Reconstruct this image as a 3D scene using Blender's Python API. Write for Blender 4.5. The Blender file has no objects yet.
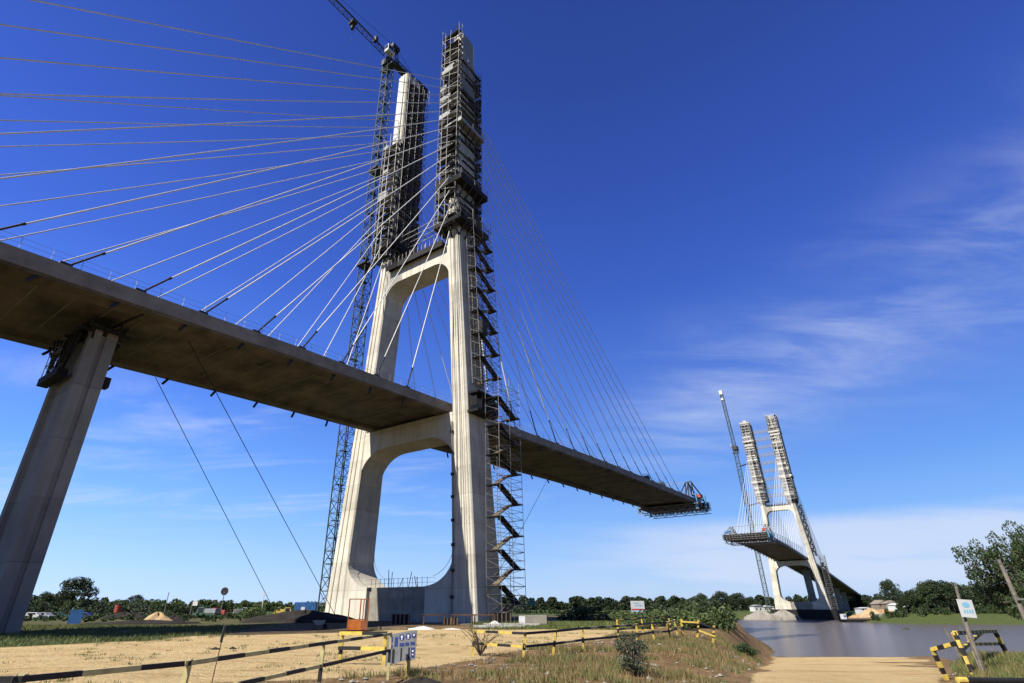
import bpy, bmesh, math, random
import numpy as np
from mathutils import Vector, Matrix, Euler
R = math.radians
random.seed(7)
scene = bpy.context.scene
COL = scene.collection

# ------------------------------------------------------------------ camera
CAMZ = 1.9
cam = bpy.data.objects.new("camera", bpy.data.cameras.new("camera"))
COL.objects.link(cam)
cam.location = (0, 0, CAMZ)
cam.rotation_euler = (R(90 + 26.37), 0, 0)
cam.data.sensor_width = 36
cam.data.lens = 534.35 / 1024 * 36
cam.data.shift_x = (512 - 479.22) / 1024
cam.data.clip_start = 0.1
cam.data.clip_end = 20000
scene.camera = cam

# ------------------------------------------------------------------ frames of the bridge
ALPHA = R(36.86)
AX = Vector((math.sin(ALPHA), math.cos(ALPHA), 0))     # along the bridge, towards the far bank
PX = Vector((math.cos(ALPHA), -math.sin(ALPHA), 0))    # across the bridge
CN = Vector((-10.38, 86.0, 0))
SPAN = 344.0
NEAR = Matrix.Translation(CN) @ Matrix.Rotation(-ALPHA, 4, 'Z')
FAR = Matrix.Translation(CN + AX * SPAN) @ Matrix.Rotation(math.pi - ALPHA, 4, 'Z')

# ------------------------------------------------------------------ light and sky
SUN_E = R(44)
K = 0.19
phi = math.asin(K * math.tan(SUN_E))
sdir = (-AX * math.cos(phi) - PX * math.sin(phi))       # horizontal direction towards the sun
S = Vector((sdir.x * math.cos(SUN_E), sdir.y * math.cos(SUN_E), math.sin(SUN_E)))
sun = bpy.data.objects.new("sun", bpy.data.lights.new("sun", 'SUN'))
COL.objects.link(sun)
sun.data.energy = 5.0
sun.data.angle = R(0.5)
sun.data.color = (1.0, 0.95, 0.85)
sun.rotation_euler = S.to_track_quat('Z', 'Y').to_euler()

world = bpy.data.worlds.new("World")
scene.world = world
world.use_nodes = True
nt = world.node_tree
nt.nodes.clear()
N = nt.nodes.new
def lk(a, b): nt.links.new(a, b)
out = N('ShaderNodeOutputWorld'); bg = N('ShaderNodeBackground')
sky = N('ShaderNodeTexSky'); sky.sky_type = 'NISHITA'; sky.sun_disc = False
sky.sun_elevation = SUN_E
sky.sun_rotation = math.atan2(S.x, S.y)
sky.altitude = 0; sky.air_density = 1.0; sky.dust_density = 0.25; sky.ozone_density = 4.0
bg.inputs['Strength'].default_value = 0.085
hsv = N('ShaderNodeHueSaturation'); hsv.inputs['Saturation'].default_value = 1.28
hsv.inputs['Hue'].default_value = 0.507
lk(sky.outputs[0], hsv.inputs['Color'])
tc = N('ShaderNodeTexCoord'); sep = N('ShaderNodeSeparateXYZ'); lk(tc.outputs['Generated'], sep.inputs[0])
def M(op, a, b=None, c=None, clamp=False):
    n = N('ShaderNodeMath'); n.operation = op; n.use_clamp = clamp
    for i, v in enumerate((a, b, c)):
        if v is None: continue
        if isinstance(v, (int, float)): n.inputs[i].default_value = v
        else: lk(v, n.inputs[i])
    return n.outputs[0]
def MR(v, a, b, c=0.0, d=1.0):
    n = N('ShaderNodeMapRange'); n.interpolation_type = 'SMOOTHSTEP'
    lk(v, n.inputs[0])
    for i, q in enumerate((a, b, c, d)): n.inputs[i + 1].default_value = q
    return n.outputs[0]
x, y, z = sep.outputs
el = M('ARCTAN2', z, M('SQRT', M('ADD', M('MULTIPLY', x, x), M('MULTIPLY', y, y))))
az = M('ARCTAN2', x, y)
comb = N('ShaderNodeCombineXYZ')
lk(M('DIVIDE', x, M('ADD', z, 0.12)), comb.inputs[0]); lk(M('DIVIDE', y, M('ADD', z, 0.12)), comb.inputs[1])
def cloud_noise(scale, sx, sy, rot, detail, dist, off=0.0):
    mp = N('ShaderNodeMapping'); mp.inputs['Scale'].default_value = (sx, sy, 1); mp.inputs['Rotation'].default_value = (0, 0, rot)
    mp.inputs['Location'].default_value = (off, off, 0)
    lk(comb.outputs[0], mp.inputs[0])
    n = N('ShaderNodeTexNoise'); n.inputs['Scale'].default_value = scale; n.inputs['Detail'].default_value = detail
    n.inputs['Roughness'].default_value = 0.6; n.inputs['Distortion'].default_value = dist
    lk(mp.outputs[0], n.inputs['Vector'])
    return n.outputs[0]
n1 = cloud_noise(1.0, 1.0, 2.6, R(-20), 9, 0.7)
n2 = cloud_noise(0.7, 0.6, 1.1, R(25), 7, 0.4, 4.2)
n3 = cloud_noise(2.0, 0.9, 2.6, R(30), 12, 0.35, 9.1)
def band(v, a, b, c, d): return M('MULTIPLY', MR(v, a, b), MR(v, c, d, 1.0, 0.0))
# low bank of cloud over the river to the right
low = M('MULTIPLY', M('MULTIPLY', band(el, R(0.2), R(2.5), R(6.0), R(7.8)), MR(az, R(3), R(24))), MR(n2, 0.24, 0.54))
# high cirrus to the right
elc = M('ADD', R(17.5), M('MULTIPLY', M('SUBTRACT', az, R(20)), 0.27))
dd = M('DIVIDE', M('SUBTRACT', el, elc), R(5.8))
msk = M('EXPONENT', M('MULTIPLY', M('MULTIPLY', dd, dd), -1.0))
cir = M('MULTIPLY', M('MULTIPLY', msk, MR(az, R(6), R(27))), M('ADD', M('MULTIPLY', MR(n3, 0.35, 0.8), 0.8), M('MULTIPLY', MR(n2, 0.38, 0.72), 0.55)))
# thin wisps to the left and straight ahead
wis = M('MULTIPLY', M('MULTIPLY', band(el, R(3), R(8), R(16), R(24)), MR(az, R(15), R(-12))), MR(n1, 0.44, 0.78))
cl = M('ADD', M('MULTIPLY', low, 0.75), M('ADD', M('MULTIPLY', cir, 0.52), M('MULTIPLY', wis, 0.48)), clamp=True)
# clear tropical blue: deeper overhead, paler towards the horizon, a little lighter on the side of the sun
def lin(c): return tuple((v / 255 / 12.92 if v / 255 <= .04045 else ((v / 255 + .055) / 1.055) ** 2.4) / 0.085 / 2.114 for v in c) + (1,)
rmp = N('ShaderNodeValToRGB'); lk(M('DIVIDE', el, R(64)), rmp.inputs[0])
stops = ((-0.0, (176, 204, 244)), (0.045, (160, 197, 247)), (0.12, (128, 178, 247)), (0.19, (104, 156, 240)), (0.30, (82, 126, 222)), (0.48, (62, 97, 197)), (0.64, (53, 82, 176)), (0.80, (46, 72, 156)), (1.0, (42, 64, 144)))
while len(rmp.color_ramp.elements) < len(stops): rmp.color_ramp.elements.new(0.5)
for e_, (p_, c_) in zip(rmp.color_ramp.elements, stops): e_.position = max(0, p_); e_.color = lin(c_)
gl = N('ShaderNodeMixRGB'); gl.blend_type = 'MULTIPLY'; gl.inputs[0].default_value = 1; lk(rmp.outputs[0], gl.inputs[1])
side = M('ADD', 1.0, M('MULTIPLY', MR(az, R(20), R(-60)), 0.42)); cs3 = N('ShaderNodeCombineXYZ')
for i_ in range(3): lk(side, cs3.inputs[i_])
lk(cs3.outputs[0], gl.inputs[2])
base = N('ShaderNodeMixRGB'); base.inputs[0].default_value = 0.9; lk(hsv.outputs[0], base.inputs[1]); lk(gl.outputs[0], base.inputs[2])
mix = N('ShaderNodeMixRGB'); lk(cl, mix.inputs[0]); lk(base.outputs[0], mix.inputs[1])
mix.inputs[2].default_value = lin((214, 226, 250))
lk(mix.outputs[0], bg.inputs['Color']); lk(bg.outputs[0], out.inputs[0])

vs = scene.view_settings
vs.view_transform = 'Standard'; vs.look = 'None'; vs.gamma = 1; vs.exposure = 1.08; vs.use_curve_mapping = False
scene.cycles.max_bounces = 6
scene.cycles.diffuse_bounces = 2

# ------------------------------------------------------------------ materials
def material(name, col, rough=0.8, var=0.12, scale=1.0, bump=0.0, bscale=None, metal=0.0, streak=0.0, col2=None, lines=0.0, stretch=(1, 1, 1), spec=0.3, laxis=2):
    col = tuple(c * .59 for c in col)
    m = bpy.data.materials.new(name); m.use_nodes = True
    t = m.node_tree; b = t.nodes['Principled BSDF']
    b.inputs['Roughness'].default_value = rough; b.inputs['Metallic'].default_value = metal
    b.inputs['Specular IOR Level'].default_value = spec
    co = t.nodes.new('ShaderNodeTexCoord'); mp = t.nodes.new('ShaderNodeMapping'); mp.inputs['Scale'].default_value = stretch
    t.links.new(co.outputs['Object'], mp.inputs[0])
    nz = t.nodes.new('ShaderNodeTexNoise'); nz.inputs['Scale'].default_value = scale; nz.inputs['Detail'].default_value = 6; nz.inputs['Roughness'].default_value = 0.62
    t.links.new(mp.outputs[0], nz.inputs['Vector'])
    r = t.nodes.new('ShaderNodeValToRGB')
    c2 = col2 or tuple(c * (1 - 2.2 * var) for c in col)
    r.color_ramp.elements[0].position = 0.32; r.color_ramp.elements[1].position = 0.68
    r.color_ramp.elements[0].color = (*c2, 1); r.color_ramp.elements[1].color = (*[min(1, c * (1 + var)) for c in col], 1)
    t.links.new(nz.outputs[0], r.inputs[0])
    last = r.outputs[0]
    if streak > 0:
        mp2 = t.nodes.new('ShaderNodeMapping'); mp2.inputs['Scale'].default_value = (1.3, 1.3, 0.05)
        t.links.new(co.outputs['Object'], mp2.inputs[0])
        n2_ = t.nodes.new('ShaderNodeTexNoise'); n2_.inputs['Scale'].default_value = 1.4; n2_.inputs['Detail'].default_value = 5
        t.links.new(mp2.outputs[0], n2_.inputs['Vector'])
        rr = t.nodes.new('ShaderNodeMapRange'); rr.inputs[1].default_value = 0.5; rr.inputs[2].default_value = 0.75; rr.inputs[3].default_value = 0; rr.inputs[4].default_value = streak
        t.links.new(n2_.outputs[0], rr.inputs[0])
        mx = t.nodes.new('ShaderNodeMixRGB'); t.links.new(rr.outputs[0], mx.inputs[0]); t.links.new(last, mx.inputs[1]); mx.inputs[2].default_value = (*[c * 0.45 for c in col], 1)
        last = mx.outputs[0]
    if lines > 0:
        sp = t.nodes.new('ShaderNodeSeparateXYZ'); t.links.new(co.outputs['Object'], sp.inputs[0])
        d = t.nodes.new('ShaderNodeMath'); d.operation = 'DIVIDE'; t.links.new(sp.outputs[laxis], d.inputs[0]); d.inputs[1].default_value = lines
        fr = t.nodes.new('ShaderNodeMath'); fr.operation = 'FRACT'; t.links.new(d.outputs[0], fr.inputs[0])
        lt = t.nodes.new('ShaderNodeMath'); lt.operation = 'LESS_THAN'; t.links.new(fr.outputs[0], lt.inputs[0]); lt.inputs[1].default_value = 0.022
        ml = t.nodes.new('ShaderNodeMath'); ml.operation = 'MULTIPLY'; t.links.new(lt.outputs[0], ml.inputs[0]); ml.inputs[1].default_value = 0.45
        mx = t.nodes.new('ShaderNodeMixRGB'); t.links.new(ml.outputs[0], mx.inputs[0]); t.links.new(last, mx.inputs[1]); mx.inputs[2].default_value = (*[c * 0.5 for c in col], 1)
        fl = t.nodes.new('ShaderNodeMath'); fl.operation = 'FLOOR'; t.links.new(d.outputs[0], fl.inputs[0])
        wn = t.nodes.new('ShaderNodeTexWhiteNoise'); wn.noise_dimensions = '1D'; t.links.new(fl.outputs[0], wn.inputs['W'])
        wr = t.nodes.new('ShaderNodeMapRange'); wr.inputs[3].default_value = .86; wr.inputs[4].default_value = 1.06; t.links.new(wn.outputs['Value'], wr.inputs[0])
        hv = t.nodes.new('ShaderNodeHueSaturation'); t.links.new(mx.outputs[0], hv.inputs['Color']); t.links.new(wr.outputs[0], hv.inputs['Value'])
        last = hv.outputs[0]
    t.links.new(last, b.inputs['Base Color'])
    if bump > 0:
        bn = t.nodes.new('ShaderNodeTexNoise'); bn.inputs['Scale'].default_value = bscale or scale * 4; bn.inputs['Detail'].default_value = 6
        t.links.new(mp.outputs[0], bn.inputs['Vector'])
        bp = t.nodes.new('ShaderNodeBump'); bp.inputs['Strength'].default_value = bump; bp.inputs['Distance'].default_value = 0.1
        t.links.new(bn.outputs[0], bp.inputs['Height']); t.links.new(bp.outputs[0], b.inputs['Normal'])
    return m

MT = dict(
    concrete=material('pale_concrete', (0.72, 0.67, 0.545), 0.85, 0.09, 0.35, 0.15, 3, streak=0.5, lines=4.0),
    deckcon=material('deck_concrete', (0.30, 0.27, 0.225), 0.9, 0.16, 0.5, 0.2, 3, streak=0.2),
    soffit=material('shade_dark_soffit', (0.185, 0.152, 0.118), 0.9, 0.30, 0.28, 0.1, 2, stretch=(0.8, 1.1, 1), lines=5.85, laxis=1),  # shade under the deck is put into this darkened concrete colour
    piercon=material('pier_concrete', (0.33, 0.31, 0.27), 0.88, 0.08, 0.4, 0.1, 3, streak=0.3, lines=5.0),
    wallcon=material('stained_shaded_concrete', (0.36, 0.33, 0.27), 0.9, 0.15, 0.6, 0.1, 3, streak=0.5, lines=1.5),  # base wall: deck shade put into the darker tone, plus stain streaks
    capshade=material('shade_black_cap', (0.012, 0.011, 0.01), 0.8, 0.2, 1.0),  # far pile cap: its shade painted as a near-black colour
    formply=material('formwork_panel', (0.36, 0.36, 0.34), 0.6, 0.12, 0.8, lines=3.0),
    white=material('white_sheet', (0.72, 0.71, 0.66), 0.6, 0.08, 0.8, lines=3.0),
    darksteel=material('dark_steel', (0.045, 0.042, 0.04), 0.6, 0.2, 2.0),
    rust=material('rusty_steel', (0.16, 0.075, 0.04), 0.85, 0.25, 2.0),
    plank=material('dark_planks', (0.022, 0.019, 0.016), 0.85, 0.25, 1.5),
    timber=material('timber', (0.30, 0.22, 0.14), 0.85, 0.2, 2.5),
    oldwood=material('weathered_wood', (0.24, 0.21, 0.17), 0.9, 0.25, 3.0, bump=0.3, bscale=14),
    galv=material('galvanised_tube', (0.30, 0.285, 0.26), 0.5, 0.25, 1.5, metal=0.3),
    palegalv=material('pale_galvanised_tube', (0.62, 0.59, 0.52), 0.5, 0.2, 1.5),
    paleply=material('pale_shuttering', (0.66, 0.62, 0.54), 0.7, 0.15, 0.8),
    sheath=material('cable_sheath', (0.86, 0.83, 0.76), 0.5, 0.06, 0.4),
    sheathwhite=material('white_cable_sheath', (0.8, 0.8, 0.78), 0.4, 0.04, 0.4),
    blackpipe=material('black_pipe', (0.02, 0.02, 0.022), 0.5, 0.1, 1.0),
    wire=material('dark_wire', (0.03, 0.03, 0.032), 0.6, 0.1, 1.0),
    cranegreen=material('crane_green_paint', (0.07, 0.10, 0.075), 0.55, 0.2, 1.0),
    cranewhite=material('crane_cab_white', (0.6, 0.66, 0.62), 0.5, 0.06, 1.0),
    blue=material('blue_paint', (0.05, 0.17, 0.42), 0.5, 0.12, 1.0),
    cyanblue=material('light_blue_paint', (0.08, 0.30, 0.52), 0.5, 0.1, 1.0),
    red=material('red_paint', (0.45, 0.07, 0.04), 0.55, 0.12, 1.0),
    orange=material('orange_paint', (0.72, 0.20, 0.035), 0.55, 0.12, 1.5),
    darkorange=material('orange_brown_paint', (0.38, 0.13, 0.05), 0.6, 0.15, 1.5),
    yellow=material('yellow_paint', (0.72, 0.52, 0.10), 0.6, 0.14, 6.0),
    paleyellow=material('faded_yellow_paint', (0.62, 0.54, 0.26), 0.65, 0.14, 6.0),
    black=material('black_paint', (0.018, 0.018, 0.018), 0.6, 0.15, 3.0),
    whitepaint=material('white_paint', (0.74, 0.74, 0.72), 0.5, 0.05, 2.0),
    greypaint=material('grey_paint', (0.33, 0.34, 0.35), 0.5, 0.1, 2.0),
    green=material('green_paint', (0.05, 0.12, 0.07), 0.5, 0.1, 2.0),
    glass=material('dark_glass', (0.02, 0.025, 0.03), 0.15, 0.05, 1.0, spec=0.6),
    rubber=material('rubber', (0.02, 0.02, 0.02), 0.9, 0.1, 1.0),
    tarp=material('white_tarpaulin', (0.66, 0.64, 0.6), 0.8, 0.08, 2.0),
    roof=material('tan_roof', (0.30, 0.25, 0.20), 0.85, 0.12, 1.0),
    housewall=material('house_wall', (0.70, 0.68, 0.62), 0.8, 0.05, 1.0),
    earth=material('orange_earth', (0.50, 0.30, 0.15), 0.95, 0.14, 1.0, bump=0.5, bscale=3),
    sandheap=material('sand_heap', (0.55, 0.38, 0.21), 0.95, 0.12, 1.2, bump=0.4, bscale=4),
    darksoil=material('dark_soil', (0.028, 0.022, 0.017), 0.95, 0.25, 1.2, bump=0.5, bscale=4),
    stone=material('pale_stone', (0.34, 0.31, 0.26), 0.9, 0.18, 1.5, bump=0.5, bscale=5),
    bark=material('bark', (0.13, 0.10, 0.075), 0.95, 0.25, 3.0, bump=0.5, bscale=12),
    signblue=material('sign_blue', (0.03, 0.05, 0.20), 0.5, 0.05, 1.0),
    signgrey=material('sign_grey', (0.22, 0.23, 0.24), 0.5, 0.12, 3.0),
    signcyan=material('sign_cyan', (0.25, 0.58, 0.78), 0.5, 0.04, 1.0),
    signred=material('sign_red', (0.60, 0.05, 0.08), 0.5, 0.05, 1.0),
    signpale=material('sign_pale_blue', (0.50, 0.66, 0.78), 0.5, 0.08, 3.0),
    skin=material('skin', (0.12, 0.07, 0.045), 0.6, 0.05, 1.0),
    teal=material('teal_paint', (0.06, 0.22, 0.20), 0.5, 0.1, 1.0),
)
def leafmat(name, c, var=0.35):
    m = bpy.data.materials.new(name); m.use_nodes = True
    t = m.node_tree; b = t.nodes['Principled BSDF']; b.inputs['Roughness'].default_value = 0.6
    b.inputs['Specular IOR Level'].default_value = 0.25
    g = t.nodes.new('ShaderNodeNewGeometry'); h = t.nodes.new('ShaderNodeHueSaturation')
    h.inputs['Color'].default_value = (*[q * .63 for q in c], 1)
    a = t.nodes.new('ShaderNodeMapRange'); a.inputs[3].default_value = 1 - var; a.inputs[4].default_value = 1 + var
    t.links.new(g.outputs['Random Per Island'], a.inputs[0]); t.links.new(a.outputs[0], h.inputs['Value'])
    a2 = t.nodes.new('ShaderNodeMapRange'); a2.inputs[3].default_value = 0.485; a2.inputs[4].default_value = 0.515
    mm = t.nodes.new('ShaderNodeMath'); mm.operation = 'FRACT'; m3 = t.nodes.new('ShaderNodeMath'); m3.operation = 'MULTIPLY'; m3.inputs[1].default_value = 7.31
    t.links.new(g.outputs['Random Per Island'], m3.inputs[0]); t.links.new(m3.outputs[0], mm.inputs[0]); t.links.new(mm.outputs[0], a2.inputs[0]); t.links.new(a2.outputs[0], h.inputs['Hue'])
    t.links.new(h.outputs[0], b.inputs['Base Color'])
    tr = t.nodes.new('ShaderNodeBsdfTranslucent'); t.links.new(h.outputs[0], tr.inputs[0])
    ms = t.nodes.new('ShaderNodeMixShader'); ms.inputs[0].default_value = 0.22
    t.links.new(b.outputs[0], ms.inputs[1]); t.links.new(tr.outputs[0], ms.inputs[2]); t.links.new(ms.outputs[0], t.nodes['Material Output'].inputs[0])
    return m
LEAF = dict(dark=leafmat('dark_leaves', (0.035, 0.055, 0.022)), mid=leafmat('mid_leaves', (0.055, 0.085, 0.028)), light=leafmat('light_leaves', (0.10, 0.14, 0.045)),
            grey=leafmat('grey_green_leaves', (0.10, 0.125, 0.075)), dry=leafmat('dry_grass', (0.30, 0.21, 0.09)), fresh=leafmat('green_grass', (0.15, 0.175, 0.05)))

# ------------------------------------------------------------------ mesh helpers
class MB:
    """collects faces; build() links them as one mesh object"""
    def __init__(s): s.v = []; s.f = []; s.m = []; s.mi = 0
    def add(s, vs, fs):
        o = len(s.v); s.v += [tuple(q) for q in vs]; s.f += [tuple(i + o for i in f) for f in fs]; s.m += [s.mi] * len(fs)
    def box(s, x0, x1, y0, y1, z0, z1):
        s.add([(x0, y0, z0), (x1, y0, z0), (x1, y1, z0), (x0, y1, z0), (x0, y0, z1), (x1, y0, z1), (x1, y1, z1), (x0, y1, z1)],
              [(0, 3, 2, 1), (4, 5, 6, 7), (0, 1, 5, 4), (1, 2, 6, 5), (2, 3, 7, 6), (3, 0, 4, 7)])
    def bar(s, a, b, r, n=4, r2=None, caps=True):
        a = Vector(a); b = Vector(b); d = b - a
        if d.length < 1e-6: return
        q = d.to_track_quat('Z', 'Y'); r2 = r if r2 is None else r2
        vs = []
        for p, rr in ((a, r), (b, r2)):
            for i in range(n):
                t = 2 * math.pi * (i + .5) / n
                vs.append(p + q @ Vector((rr * math.cos(t), rr * math.sin(t), 0)))
        fs = [(i, (i + 1) % n, n + (i + 1) % n, n + i) for i in range(n)]
        if caps: fs += [tuple(range(n - 1, -1, -1)), tuple(range(n, 2 * n))]
        s.add(vs, fs)
    def path(s, pts, r, n=6, rs=None):
        for i in range(len(pts) - 1):
            s.bar(pts[i], pts[i + 1], rs[i] if rs else r, n, rs[i + 1] if rs else None)
    def beam(s, a, b, w, h):
        """rectangular bar, w across, h upright"""
        a = Vector(a); b = Vector(b); d = (b - a).normalized()
        side = d.cross(Vector((0, 0, 1)))
        side = side.normalized() if side.length > 1e-4 else Vector((1, 0, 0))
        up = side.cross(d).normalized()
        vs = [p + side * (w / 2 * i) + up * (h / 2 * j) for p in (a, b) for i, j in ((-1, -1), (1, -1), (1, 1), (-1, 1))]
        s.add(vs, [(0, 1, 5, 4), (1, 2, 6, 5), (2, 3, 7, 6), (3, 0, 4, 7), (3, 2, 1, 0), (4, 5, 6, 7)])
    def poly_y(s, pts, y0, y1):
        """outline in x,z pushed through y"""
        n = len(pts)
        s.add([(p[0], y0, p[1]) for p in pts] + [(p[0], y1, p[1]) for p in pts],
              [tuple(range(n)), tuple(range(2 * n - 1, n - 1, -1))] + [(i, n + i, n + (i + 1) % n, (i + 1) % n) for i in range(n)])
    def loft(s, rings, closed_caps=True):
        n = len(rings[0]); vs = [p for r in rings for p in r]; fs = []
        for k in range(len(rings) - 1):
            for i in range(n):
                fs.append((k * n + i, k * n + (i + 1) % n, (k + 1) * n + (i + 1) % n, (k + 1) * n + i))
        if closed_caps: fs += [tuple(range(n - 1, -1, -1)), tuple(range((len(rings) - 1) * n, len(rings) * n))]
        s.add(vs, fs)
    def mesh(s, name, mats):
        me = bpy.data.meshes.new(name); me.from_pydata(s.v, [], s.f)
        for m in (mats if isinstance(mats, (list, tuple)) else [mats]): me.materials.append(m)
        if isinstance(mats, (list, tuple)): me.polygons.foreach_set('material_index', s.m)
        me.update()
        bm = bmesh.new(); bm.from_mesh(me); bmesh.ops.recalc_face_normals(bm, faces=bm.faces); bm.to_mesh(me); bm.free()
        return me
    def build(s, name, mats, parent=None, bevel=0):
        o = bpy.data.objects.new(name, s.mesh(name, mats)); COL.objects.link(o)
        if parent: o.parent = parent
        if bevel:
            b = o.modifiers.new('edge', 'BEVEL'); b.width = bevel; b.segments = 2; b.limit_method = 'ANGLE'
        return o
def tag(o, label=None, cat=None, group=None, kind=None):
    for k, v in (('label', label), ('category', cat), ('group', group), ('kind', kind)):
        if v: o[k] = v
    return o
def thing(name, label, cat, loc=(0, 0, 0), rz=0.0, group=None, frame=None):
    o = bpy.data.objects.new(name, None); COL.objects.link(o); o.empty_display_size = 0.3
    if frame is not None:
        mw = frame @ Matrix.Translation(Vector(loc)) @ Matrix.Rotation(rz, 4, 'Z')
        o.location = mw.to_translation(); o.rotation_euler = (0, 0, mw.to_euler().z)
    else:
        o.location = loc; o.rotation_euler = (0, 0, rz)
    return tag(o, label, cat, group)
def copy_thing(root, loc, rz, label, scale=None):
    r = root.copy(); COL.objects.link(r); r.location = loc; r.rotation_euler = (0, 0, rz); r['label'] = label
    if scale: r.scale = scale
    def rec(a, b):
        for ch in a.children:
            c = ch.copy(); COL.objects.link(c); c.parent = b; rec(ch, c)
    rec(root, r)
    return r

# ------------------------------------------------------------------ terrain
WATER = -5.1
def ht(h, t): p = CN + PX * h + AX * t; return (p.x, p.y)
NEARSHORE = [ht(-1500, 130), ht(-300, 122), ht(-50, 114), ht(5, 108), ht(22, 96), ht(30, 74), ht(36, 54), (46, 92), (56, 95), (64, 93), (60, 80), (46, 56), (35, 40), (29.5, 32.5), (32, 34), (36.5, 43), (40, 50), (50, 52), (60, 42), (120, 0), (420, -215), (1500, -1000)]
FARSHORE = [ht(-1500, 335), ht(-200, 330), ht(-40, 318), ht(-20, 322), ht(-4, 327), ht(-1, 356), ht(17.6, 356), ht(18.5, 334), ht(24, 300), ht(49, 268), ht(70, 276), ht(110, 292), ht(300, 300), ht(1800, 300)]
RIVER = np.array(NEARSHORE + FARSHORE[::-1])
def river_sd(X, Y):
    """distance to the shoreline, positive on land"""
    P = np.stack([X, Y], -1); n = len(RIVER); dm = np.full(X.shape, 1e9); ins = np.zeros(X.shape, bool)
    for i in range(n):
        a = RIVER[i]; b = RIVER[(i + 1) % n]; ab = b - a
        t = np.clip(((P - a) @ ab) / (ab @ ab), 0, 1)
        d = np.linalg.norm(P - a - t[..., None] * ab, axis=-1)
        if i != len(NEARSHORE) - 1 and i != n - 1: dm = np.minimum(dm, d)
        c = ((a[1] > Y) != (b[1] > Y))
        with np.errstate(divide='ignore', invalid='ignore'):
            xs = (b[0] - a[0]) * (Y - a[1]) / (b[1] - a[1] + 1e-12) + a[0]
        ins ^= c & (X < xs)
    return np.where(ins, -dm, dm)
TRACK = np.array([(6, 6), (7.6, 12), (10, 18), (15.3, 26), (22.5, 38), (30, 50), (43, 72), (56, 95)]); TW = np.array([2.2, 2.2, 2.5, 3.2, 4.6, 6.0, 8.0, 10.0])
def track_d(X, Y):
    P = np.stack([X, Y], -1); best = np.full(X.shape, 1e9); w = np.zeros(X.shape)
    for i in range(len(TRACK) - 1):
        a = TRACK[i]; b = TRACK[i + 1]; ab = b - a
        t = np.clip(((P - a) @ ab) / (ab @ ab), 0, 1)
        d = np.linalg.norm(P - a - t[..., None] * ab, axis=-1) / (TW[i] + t * (TW[i + 1] - TW[i]))
        w = np.where(d < best, TW[i] + t * (TW[i + 1] - TW[i]), w); best = np.minimum(best, d)
    return best, w
def sst(x, a, b):
    t = np.clip((x - a) / (b - a), 0, 1); return t * t * (3 - 2 * t)
def wob(X, Y, s, seed):
    r = np.random.RandomState(seed); z = np.zeros(np.shape(X))
    for k in range(7):
        a = r.rand() * 6.28; f = (0.6 + r.rand() * 1.4) / s; z = z + np.sin((X * np.cos(a) + Y * np.sin(a)) * f + r.rand() * 6.28)
    return z / 3.2
def ground(X, Y):
    X = np.asarray(X, float); Y = np.asarray(Y, float)
    sd = river_sd(X, Y)
    far = sst((X - CN.x) * AX.x + (Y - CN.y) * AX.y, 180, 240)
    width = 9 + 10 * far
    top = 0.0 - 1.2 * far
    z = np.where(sd > 0, WATER + (top - WATER) * sst(sd, -3, width), WATER - 1.6 * np.clip(-sd / 8, 0, 1) - 0.35)
    td, tw = track_d(X, Y)
    zt = np.maximum(-0.2 - 0.063 * (Y - 18), WATER - 0.4)
    zt = np.minimum(zt, 0)
    dist = (td - 1) * tw
    near = sst(Y, 2, 12) * (1 - far)
    rightside = X > np.interp(Y, TRACK[:, 1], TRACK[:, 0])
    k = (1 - sst(dist, 0, np.where(rightside, 1.6, 4.2))) * near
    zz = z * (1 - k) + np.minimum(zt, np.where(sd > 0, 5, z)) * k
    z = np.where(sd > -4, zz, z)
    amp = np.clip(sd / 6, 0, 1)
    z = z + 0.34 * wob(X, Y, 1.9, 41) * np.clip(1 - abs(sd) / 6, 0, 1) * (1 - far)
    z = z + amp * (0.06 * wob(X, Y, 2.5, 1) + 0.10 * wob(X, Y, 9, 2) * np.clip((Y - 5) / 20, 0, 1))
    # low mound of dry earth along the top of the cut
    z = z + near * amp * 0.06 * np.exp(-((dist - 5.5) / 2.2) ** 2) * (1 - sst(Y, 55, 75)) * (X < np.interp(Y, TRACK[:, 1], TRACK[:, 0]))
    return z
def gz(x, y): return float(ground(np.array([x]), np.array([y]))[0])

def axis(lo, hi, nlo, nhi, step):
    c = list(np.arange(nlo, nhi + 1e-6, step)); s = step; v = nhi
    while v < hi: s *= 1.13; v += s; c.append(v)
    s = step; v = nlo
    while v > lo: s *= 1.13; v -= s; c.insert(0, v)
    return np.array(c)
gx = axis(-6000, 6000, -42, 36, 0.42); gy = axis(-6000, 7000, 6, 56, 0.42)
# keep the far bank and the river edge resolved
def densify(a, lo, hi, step):
    r = []
    for i in range(len(a) - 1):
        r.append(a[i])
        if a[i] > lo and a[i + 1] < hi and a[i + 1] - a[i] > step:
            k = int((a[i + 1] - a[i]) / step); r += list(np.linspace(a[i], a[i + 1], k + 2)[1:-1])
    r.append(a[-1]); return np.array(r)
gx = densify(gx, 30, 330, 4.0); gy = densify(gy, 50, 420, 4.0)
GX, GY = np.meshgrid(gx, gy)
GZ = ground(GX, GY)
nx, ny = len(gx), len(gy)
verts = np.stack([GX.ravel(), GY.ravel(), GZ.ravel()], 1)
idx = np.arange(nx * ny).reshape(ny, nx)
faces = np.stack([idx[:-1, :-1].ravel(), idx[:-1, 1:].ravel(), idx[1:, 1:].ravel(), idx[1:, :-1].ravel()], 1)
me = bpy.data.meshes.new('ground'); me.from_pydata(verts.tolist(), [], faces.tolist())
me.polygons.foreach_set('use_smooth', [True] * len(me.polygons))
SDG = river_sd(GX, GY); TDG, TWG = track_d(GX, GY)
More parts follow.
